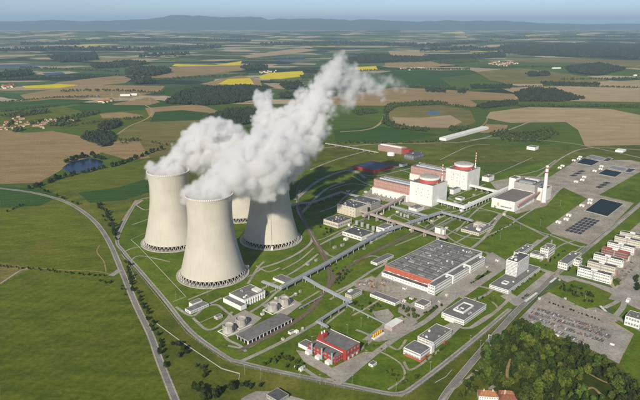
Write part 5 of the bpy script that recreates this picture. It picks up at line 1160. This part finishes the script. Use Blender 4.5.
scatter([(470, 285), (480, 278), (490, 271.5)], 8, .42, 'small bush in the strip beside the workshop office blocks', 'bushes by the workshop', 'dark', .6)
scatter([(566, 272), (574, 265)], 5, .45, 'small bush beside the white L-shaped building', 'bushes by the L-shaped building', 'dark', .8)
scatter([(466, 396), (474, 390)], 5, .7, 'tree left of the orange-roofed manor', 'trees left of the manor', None, 2)
scatter([(30, 190), (62, 178), (90, 172), (120, 165), (140, 157), (160, 150)], 46, 1.35, 'tree in the line along the pond and lane', 'tree line along the pond lane', 'dark', 2.5)
scatter([(66, 163), (78, 159), (92, 157), (104, 160)], 20, 1.5, 'tree around the small pond', 'trees round the pond', 'dark', 3)
scatter([(38, 188.5), (60, 197), (80, 206)], 8, .8, 'lone roadside tree along the main road farther back', 'far roadside trees', 'dark', 1.4)
scatter([(0, 266), (14, 268), (40, 270), (70, 274), (104, 277)], 34, .42, 'hedge bush along the field boundary on the left', 'hedge along the left field', 'dark', 1.2)
scatter([(8, 212), (16, 208), (24, 205)], 6, .6, 'dark bush in the left meadow', 'bushes in the left meadow', 'dark', 2)
scatter([(97, 281), (106, 282), (118, 285), (124, 295)], 8, .5, 'scattered bush left of the main road', 'bushes left of the main road', 'dark', 3)

# ---- far woods: real canopies too far to count
def wood(polys, spacing, sz, name='woodland', label=None, m=None):
    V = []; F = []; base = 0; g = np.random.default_rng(len(polys) * 13 + int(spacing))
    ico = np.array([(0, 0, 1.0), (.8, 0, .55), (-.4, .7, .55), (-.4, -.7, .55), (.95, .55, -.1), (-.95, .55, -.1), (0, -1.1, -.1), (0, 0, -.4)]); fc = np.array([(0,1,2),(0,2,3),(0,3,1),(1,4,2),(2,4,5),(2,5,3),(3,5,6),(3,6,1),(1,6,4)])
    for px in polys:
        pl = [tuple(P(x, y).xy) for x, y in px]; xs = [q[0] for q in pl]; ys = [q[1] for q in pl]
        nx = int((max(xs) - min(xs)) / spacing) + 1; ny = int((max(ys) - min(ys)) / spacing) + 1
        for i in range(nx):
            for j in range(ny):
                x = min(xs) + (i + g.uniform(0, 1)) * spacing; y = min(ys) + (j + g.uniform(0, 1)) * spacing
                if not inpoly(x, y, pl): continue
                s = sz * g.uniform(.6, 1.25); a = g.uniform(0, 6.28); ca, sa = math.cos(a), math.sin(a)
                q = ico * (s, s, s * g.uniform(1.0, 1.7)) * g.uniform(.8, 1.2, (8, 1)); V.append(np.c_[q[:, 0] * ca - q[:, 1] * sa + x, q[:, 0] * sa + q[:, 1] * ca + y, q[:, 2] + s * .9]); F.append(fc + base); base += 8
    if not V: return
    V = np.concatenate(V); F = np.concatenate(F); me = bpy.data.meshes.new(name)
    me.from_pydata(V.tolist(), [], F.tolist()); me.materials.append(m or woodm); me.update()
    return tag(link(name, me), label, 'woodland', None, 'stuff')
wood([[(80, 138), (88, 134), (103, 132.5), (112, 134), (117, 137), (114, 142), (106, 147), (100, 147), (95, 144), (82, 141)]], 11, 7.5, label='rounded dark wood standing in the fields left of the towers')
wood([[(97, 129), (103, 124), (116, 121.5), (123, 124), (120, 127), (106, 131)]], 11, 7.5, label='small dark wood just behind the rounded one')
wood([[(165, 104), (172, 98), (185, 91), (210, 88), (250, 86.5), (268, 89), (266, 96), (240, 103), (205, 106)]], 14, 9, label='large dark plantation left of the steam')
wood([[(205, 120), (225, 111), (248, 109.5), (262, 113), (258, 122), (240, 126), (215, 124)]], 13, 8.5, label='wood half hidden behind the steam')
wood([[(514, 94), (530, 89), (555, 90), (572, 96), (586, 99), (560, 102), (520, 101.5)]], 13, 8, label='dark wood on the ridge between the right-hand fields')
wood([[(476, 107), (492, 103), (516, 101.5), (518, 105), (500, 107), (484, 109)]], 12, 7, label='long wood left of the ridge wood')
wood([[(125, 73), (135, 68), (165, 70), (172, 73), (150, 77), (130, 77)], [(132, 81), (150, 80), (156, 84), (136, 85)], [(48, 58), (95, 54), (98, 60), (60, 63)]], 26, 16, label='scattered dark woods in the far left country')
wood([[(90, 66), (128, 62), (150, 64), (120, 68), (95, 69)], [(240, 68), (262, 66), (268, 69), (245, 71)], [(280, 86), (300, 84), (304, 90), (286, 90)], [(278, 96), (296, 95), (298, 99), (280, 99)], [(0, 74), (30, 72), (35, 75), (0, 78)]], 24, 14, label='dark copses beyond the yellow fields')
wood([[(330, 61), (372, 56.5), (420, 58), (505, 54), (505, 57.5), (420, 62), (345, 64)]], 24, 13, label='narrow dark forest belt right of the top of the steam')
wood([[(500, 47), (530, 45), (575, 43.5), (640, 46), (640, 59), (605, 58), (560, 57), (505, 54)]], 36, 18, label='dark forested rise on the far right')
wood([[(565, 68), (600, 64), (625, 70), (600, 76), (570, 73)], [(525, 74), (548, 73), (550, 76), (530, 77)]], 20, 11, label='dark wood beside the far right farm')
wood([[(425, 90), (446, 90), (445, 93), (426, 92)], [(457, 91), (466, 90), (466, 94), (458, 93.5)], [(470, 86), (512, 86), (510, 89), (472, 89)], [(540, 83), (600, 84), (598, 87), (545, 86)]], 16, 8, label='tree clumps among the pale fields on the right')
wood([[(382, 124), (384, 108), (392, 104), (430, 102), (450, 104), (430, 105.5), (398, 107), (389, 112), (388, 120), (396, 126), (430, 130), (425, 132), (395, 129)], [(352, 112), (372, 110), (378, 113), (358, 116)], [(450, 127), (470, 128), (462, 132), (448, 131)]], 12, 6, label='tree ring around the pale quarry', m=shrubm)
wood([[(120, 143), (134, 138), (140, 139.5), (124, 145)], [(488, 134), (500, 130), (520, 133), (550, 128), (560, 134), (540, 143), (505, 142)]], 16, 5, label='scrub on the wild ground right of the quarry', m=shrubm)
wood([[(430, 61), (470, 59), (480, 62), (440, 64)], [(0, 117), (20, 113), (48, 110), (50, 113), (20, 117)], [(45, 126), (70, 123), (76, 119), (78, 122), (60, 127)], [(12, 131), (20, 128.5), (24, 131), (14, 133.5)], [(28, 124), (44, 121), (46, 122.5), (30, 125.5)], [(6, 127), (12, 121), (15, 122), (9, 128.5)], [(50, 124), (66, 120.5), (68, 122), (52, 125.5)], [(55, 120), (90, 113), (102, 113), (70, 121)]], 14, 7, label='garden trees among the left village', m=shrubm)
wood([[(590, 106), (640, 105.5), (640, 107), (590, 107.4)], [(520, 106), (590, 106), (590, 107.2), (520, 107.4)], [(300, 76), (316, 74), (318, 78), (302, 79)], [(308, 100), (330, 98), (330, 102), (310, 104)]], 14, 5.5, label='hedgerow trees between the fields', m=shrubm)

def hedge_polys(lines, wpx):
    out = []
    for ln in lines:
        for (x0, y0), (x1, y1) in zip(ln, ln[1:]): out.append([(x0, y0 - wpx), (x1, y1 - wpx), (x1, y1 + wpx), (x0, y0 + wpx)])
    return out
wood(hedge_polys([[(0,103),(55,98),(100,97)],[(100,140),(140,141),(190,150)],[(240,128),(300,132)],[(395,106),(440,104),(470,108)],[(476,106.5),(540,106),(640,108)],[(60,128),(100,122),(143,118)],[(0,112),(60,106)],[(500,88),(560,86),(640,88)],[(300,96),(350,92),(392,88)],[(335,143.5),(400,143.5),(440,142)]], .35), 13, 5, label='dark hedgerows along the middle-distance field edges', m=shrubm)
wood(hedge_polys([[(0,80),(60,78),(130,76)],[(160,80),(200,78),(250,75)],[(300,70),(350,72),(400,70),(470,70)],[(380,88),(420,87),(470,90)],[(480,68),(540,67),(600,69)],[(60,92),(110,91),(165,94)],[(200,58),(260,60),(320,58)],[(320,82),(350,78)],[(560,80),(640,79)],[(20,68),(70,70),(120,72)]], .3), 20, 8, label='far hedgerows and tree lines across the open country', m=shrubm)
wood(hedge_polys([[(0,52),(60,50),(140,51),(220,48)],[(260,46),(330,44),(420,47),(500,43)],[(60,43),(160,41),(250,42)],[(330,38),(450,37),(560,40),(640,38)],[(0,36),(120,35),(240,36)],[(420,52),(470,50),(500,52)],[(140,58),(190,56)],[(20,45),(80,46)],[(560,34),(640,33)],[(280,34),(400,32)]], .55), 60, 26, label='dark strips of forest on the far plain', m=woodm)

# ================================================================== VILLAGES
HM = {}
def house_meshes(k):
    if k in HM: return HM[k]
    s, t, h = ((9, 14, 4.5), (10, 20, 5.5), (11, 11, 5), (12, 32, 5))[k]
    wl = MB().box(-s / 2, s / 2, -t / 2, t / 2, 0, h).add([(-s/2, -t/2, h), (s/2, -t/2, h), (0, -t/2, h + s * .36), (-s/2, t/2, h), (s/2, t/2, h), (0, t/2, h + s * .36)], [(0, 1, 2), (4, 3, 5)]).mesh('wall', cream)
    rf = MB().add([(-s/2-.5, -t/2-.5, h-.2), (0, -t/2-.5, h+s*.39), (0, t/2+.5, h+s*.39), (-s/2-.5, t/2+.5, h-.2), (s/2+.5, -t/2-.5, h-.2), (s/2+.5, t/2+.5, h-.2)], [(0, 1, 2, 3), (1, 4, 5, 2)]).box(1, 1.9, t * .2, t * .2 + .9, h, h + s * .5).mesh('roof', tile)
    HM[k] = (wl, rf); return HM[k]
r = random.Random(8)
def village(poly, n, label, group, sc=1.0, ang=20, big=.2):
    k = 0; used = []
    xs = [q[0] for q in poly]; ys = [q[1] for q in poly]; tries = 0
    while k < n and tries < 9000:
        tries += 1; x, y = r.uniform(min(xs), max(xs)), r.uniform(min(ys), max(ys))
        if not inpoly(x, y, poly): continue
        p = P(x, y)
        if any((p - u).length < 17 * sc for u in used): continue
        used.append(p); k += 1; i = 3 if r.random() < big else r.randrange(3); wl, rf = house_meshes(i)
        q = thing('village_house', label, 'house', (p.x, p.y, .2), R_(ang + r.choice((0, 90)) + r.uniform(-12, 12)), group); q.scale = (sc, sc, sc)
        link('wall', wl, q); link('roof', rf, q)
village([(-2, 131), (8, 122), (14, 117), (24, 117), (30, 122), (46, 119), (70, 117), (74, 121), (50, 125), (44, 129), (30, 125), (10, 131)], 62, 'house with orange tiled roof in the village on the left', 'houses of the left village', .85, 25, .3)
village([(486, 64), (500, 61.5), (516, 63), (522, 66), (500, 67)], 26, 'tiny pale house in the far village at upper right', 'houses of the far right village', 1.5, 10, .4)
village([(400, 68.5), (425, 67), (432, 69), (408, 70.5)], 12, 'tiny house in the hamlet at upper centre right', 'houses of the upper centre hamlet', 1.4, 10)
village([(0, 86), (14, 85), (16, 88), (2, 89)], 14, 'tiny house in the far village at the left edge', 'houses of the far left village', 1.3, 0, .4)
village([(258, 72.5), (276, 70.5), (282, 72), (262, 74)], 10, 'tiny house in the hamlet between the yellow fields', 'houses between the yellow fields', 1.4, 0)
village([(100, 102), (110, 100), (113, 101), (104, 103)], 7, 'small shed in the substation left of the plantation', 'sheds of the substation', 1.2, 0, .6)
for k, (x, y, s, t, l) in enumerate(((130, 96, 22, 60, 'white hall in the distant substation, left of the pair'), (137, 95.4, 20, 40, 'white hall in the distant substation, right of the pair'), (561, 68.6, 20, 90, 'long white barn of the far right farm'), (637, 76, 16, 26, 'lone white barn at the right edge far away'))):
    c = P(x, y); q = thing('barn', l, 'barn', (c.x, c.y, .2), R_(100)); block(q, s, t, 9, whiter, whiter, .3); part('ridge', MB().add([(-.5, -.5, 9.02), (s + .5, -.5, 9.02), (s + .5, t + .5, 9.02), (-.5, t + .5, 9.02), (s / 2, -.5, 12), (s / 2, t + .5, 12)], [(0, 4, 5, 3), (4, 1, 2, 5), (0, 1, 4), (2, 3, 5)]), whiter, q)

# ================================================================== MANOR (bottom right)
def gabled(root, x0, y0, s, t, h, rh, nwin):
    part('wall', MB().box(x0, x0 + s, y0, y0 + t, 0, h), whiter, root); e = .7
    part('roof', MB().add([(x0-e, y0-e, h), (x0+s+e, y0-e, h), (x0+s+e, y0+t+e, h), (x0-e, y0+t+e, h), (x0+s*.18, y0+t/2, h+rh), (x0+s*.82, y0+t/2, h+rh)], [(0, 1, 5, 4), (1, 2, 5), (2, 3, 4, 5), (3, 0, 4), (3, 2, 1, 0)]), tile, root)
    me = window_mesh(1.3, 1.9, 'y', glass)
    for k in range(nwin):
        for f in (0, 1): link('window', me, root, (x0 + s * (k + .35) / nwin, y0, h * (.12 + .47 * f)))
c = P(478.5, 401.5); q = thing('manor_house', 'white manor house with orange tiled hipped roofs at the bottom edge', 'manor house', (c.x, c.y, .25), R_(-6))
gabled(q, 0, 0, 24, 13, 8, 5, 8); gabled(q, 24.8, -7, 22, 13, 7.5, 5, 7); gabled(q, 28, 9, 18, 9, 6, 3.5, 5)
for x in (6, 17, 32): part('chimney', MB().box(x, x + 1.2, 5, 6.2, 8, 15), cream, q)
# turning place with dark-roofed depot at the bottom edge
area('paved_yard', [(241, 399), (248, 395), (256, 391.5), (272, 391.5), (290, 396), (320, 404), (240, 412)], asph_l, .40)
b, s, t, h = building('depot', 'dark-roofed depot on the paved place at the bottom edge', 'depot', (278, 401), 405, (264, 395.5), (292, 396), greyw, roofd, 1, 4, 4)

# ================================================================== LAMP MASTS, GATES, PYLONS
lm = MB().cyl(0, 0, 0, 16, .20, .10, 6).box(-1.2, 1.2, -.15, .15, 15.7, 16.0).mesh('mast', steel); lh = MB().box(-.5, .5, -.25, .25, 15.4, 15.69).mesh('lamp_head', steel)
for k, (x, y) in enumerate([(176, 300), (208, 296), (245, 375), (261, 380), (300, 378), (320, 385), (352, 386), (396, 393), (430, 372), (470, 345), (347, 334), (361, 327), (392, 300), (300, 258), (330, 246), (285, 300), (312, 346), (366, 360), (385, 352), (480, 350), (577, 295), (585, 300), (372, 322), (412, 286), (455, 300), (500, 240), (470, 262), (540, 226), (560, 206), (520, 230)]):
    c = P(x, y); q = thing('lamp_mast', 'tall thin grey lamp mast standing in the plant grounds', 'lamp mast', (c.x, c.y, .25), r.uniform(0, 3), 'lamp masts'); link('mast', lm, q); link('lamp_head', lh, q, (-1.1, 0, 0)); link('lamp_head', lh, q, (1.1, 0, 0))
c = P(494, 341.5); q = thing('sign_gantry', 'pale pipe gantry spanning the access road by the wood', 'gantry', (c.x, c.y, .25), UR + math.pi / 2)
part('post', MB().box(-12, -11.2, -.4, .4, 0, 7), conc, q); part('post', MB().box(9, 9.8, -.4, .4, 0, 7), conc, q); part('beam', MB().box(-12, 9.8, -.6, .6, 7.01, 8.2), conc, q)
def pylon_mesh():
    mb = MB()
    for a, b_ in ((-1, -1), (1, -1), (1, 1), (-1, 1)): mb.bar((a * 3.5, b_ * 3.5, 0), (a * .6, b_ * .6, 34), .45); mb.bar((a * .6, b_ * .6, 34), (0, 0, 44), .35)
    for z in range(4, 34, 6):
        w_ = 3.5 - 2.9 * z / 34
        for a, b_ in (((-1, -1), (1, -1)), ((1, -1), (1, 1)), ((1, 1), (-1, 1)), ((-1, 1), (-1, -1))): mb.bar((a[0] * w_, a[1] * w_, z), (b_[0] * w_ * .85, b_[1] * w_ * .85, z + 5), .25)
    return mb.mesh('lattice', steel)
pm = pylon_mesh(); am = MB()
for z, l in ((26, 9), (32, 11), (38, 7)): am.box(-l, l, -.3, .3, z, z + .5)
am = am.mesh('crossarm', steel)
for k, (x, y) in enumerate([(98, 101), (112, 99.5), (120, 101), (90, 103), (125, 96), (140, 100), (300, 106), (150, 104), (134, 102)]):
    c = P(x, y); q = thing('power_pylon', 'thin lattice power pylon in the fields round the distant substation', 'pylon', (c.x, c.y, .2), R_(15), 'power pylons'); link('lattice', pm, q); link('crossarm', am, q)
# perimeter fence: post and mesh line inside the western road
def fence(px, label, h=2.6):
    pts = [P(x, y) for x, y in px]; o = pts[0]; q = thing('fence', label, 'fence', (o.x, o.y, .25)); mb = MB(); pm_ = MB().box(-.12, .12, -.12, .12, 0, h).mesh('post', conc)
    n = 0
    for a, b_ in zip(pts, pts[1:]):
        d = b_ - a; k = int(d.length / 12)
        for i in range(k):
            p = a + d * i / k - o; link('post', pm_, q, (p.x, p.y, 0))
        for z in (.4, 1.4, 2.4): mb.bar((a.x - o.x, a.y - o.y, z), (b_.x - o.x, b_.y - o.y, z), .09)
    part('wires', mb, steel, q)
fence([(114, 237), (121, 254), (140, 276), (187, 334), (223, 360), (238, 366), (344, 388.6), (402, 398)], 'wire fence outside the western and southern perimeter road')
fence([(406, 397), (462, 354), (512, 312)], 'wire fence outside the eastern perimeter road')

# ================================================================== HAZE
hz = MB().box(-100000, 100000, -3000, 110000, -40, 790)
hm = bpy.data.materials.new('haze'); hm.use_nodes = True; t = hm.node_tree; t.nodes.clear()
pv = t.nodes.new('ShaderNodeVolumePrincipled'); pv.inputs['Color'].default_value = (.50, .72, .95, 1); pv.inputs['Density'].default_value = 3.0e-5; pv.inputs['Anisotropy'].default_value = 0.0
o = t.nodes.new('ShaderNodeOutputMaterial'); t.links.new(pv.outputs[0], o.inputs['Volume'])
HAZE_ON = True
if HAZE_ON:
    h_ = tag(link('haze', hz.mesh('haze', hm)), None, None, None, 'stuff')

# ================================================================== label check
seen = {}
for o in COL.objects:
    if o.parent or 'label' not in o: continue
    seen.setdefault(o['label'], []).append(o)
for l, os_ in seen.items():
    if len(os_) > 1 and not all('group' in q for q in os_): print('DUPLICATE LABEL', l, len(os_))
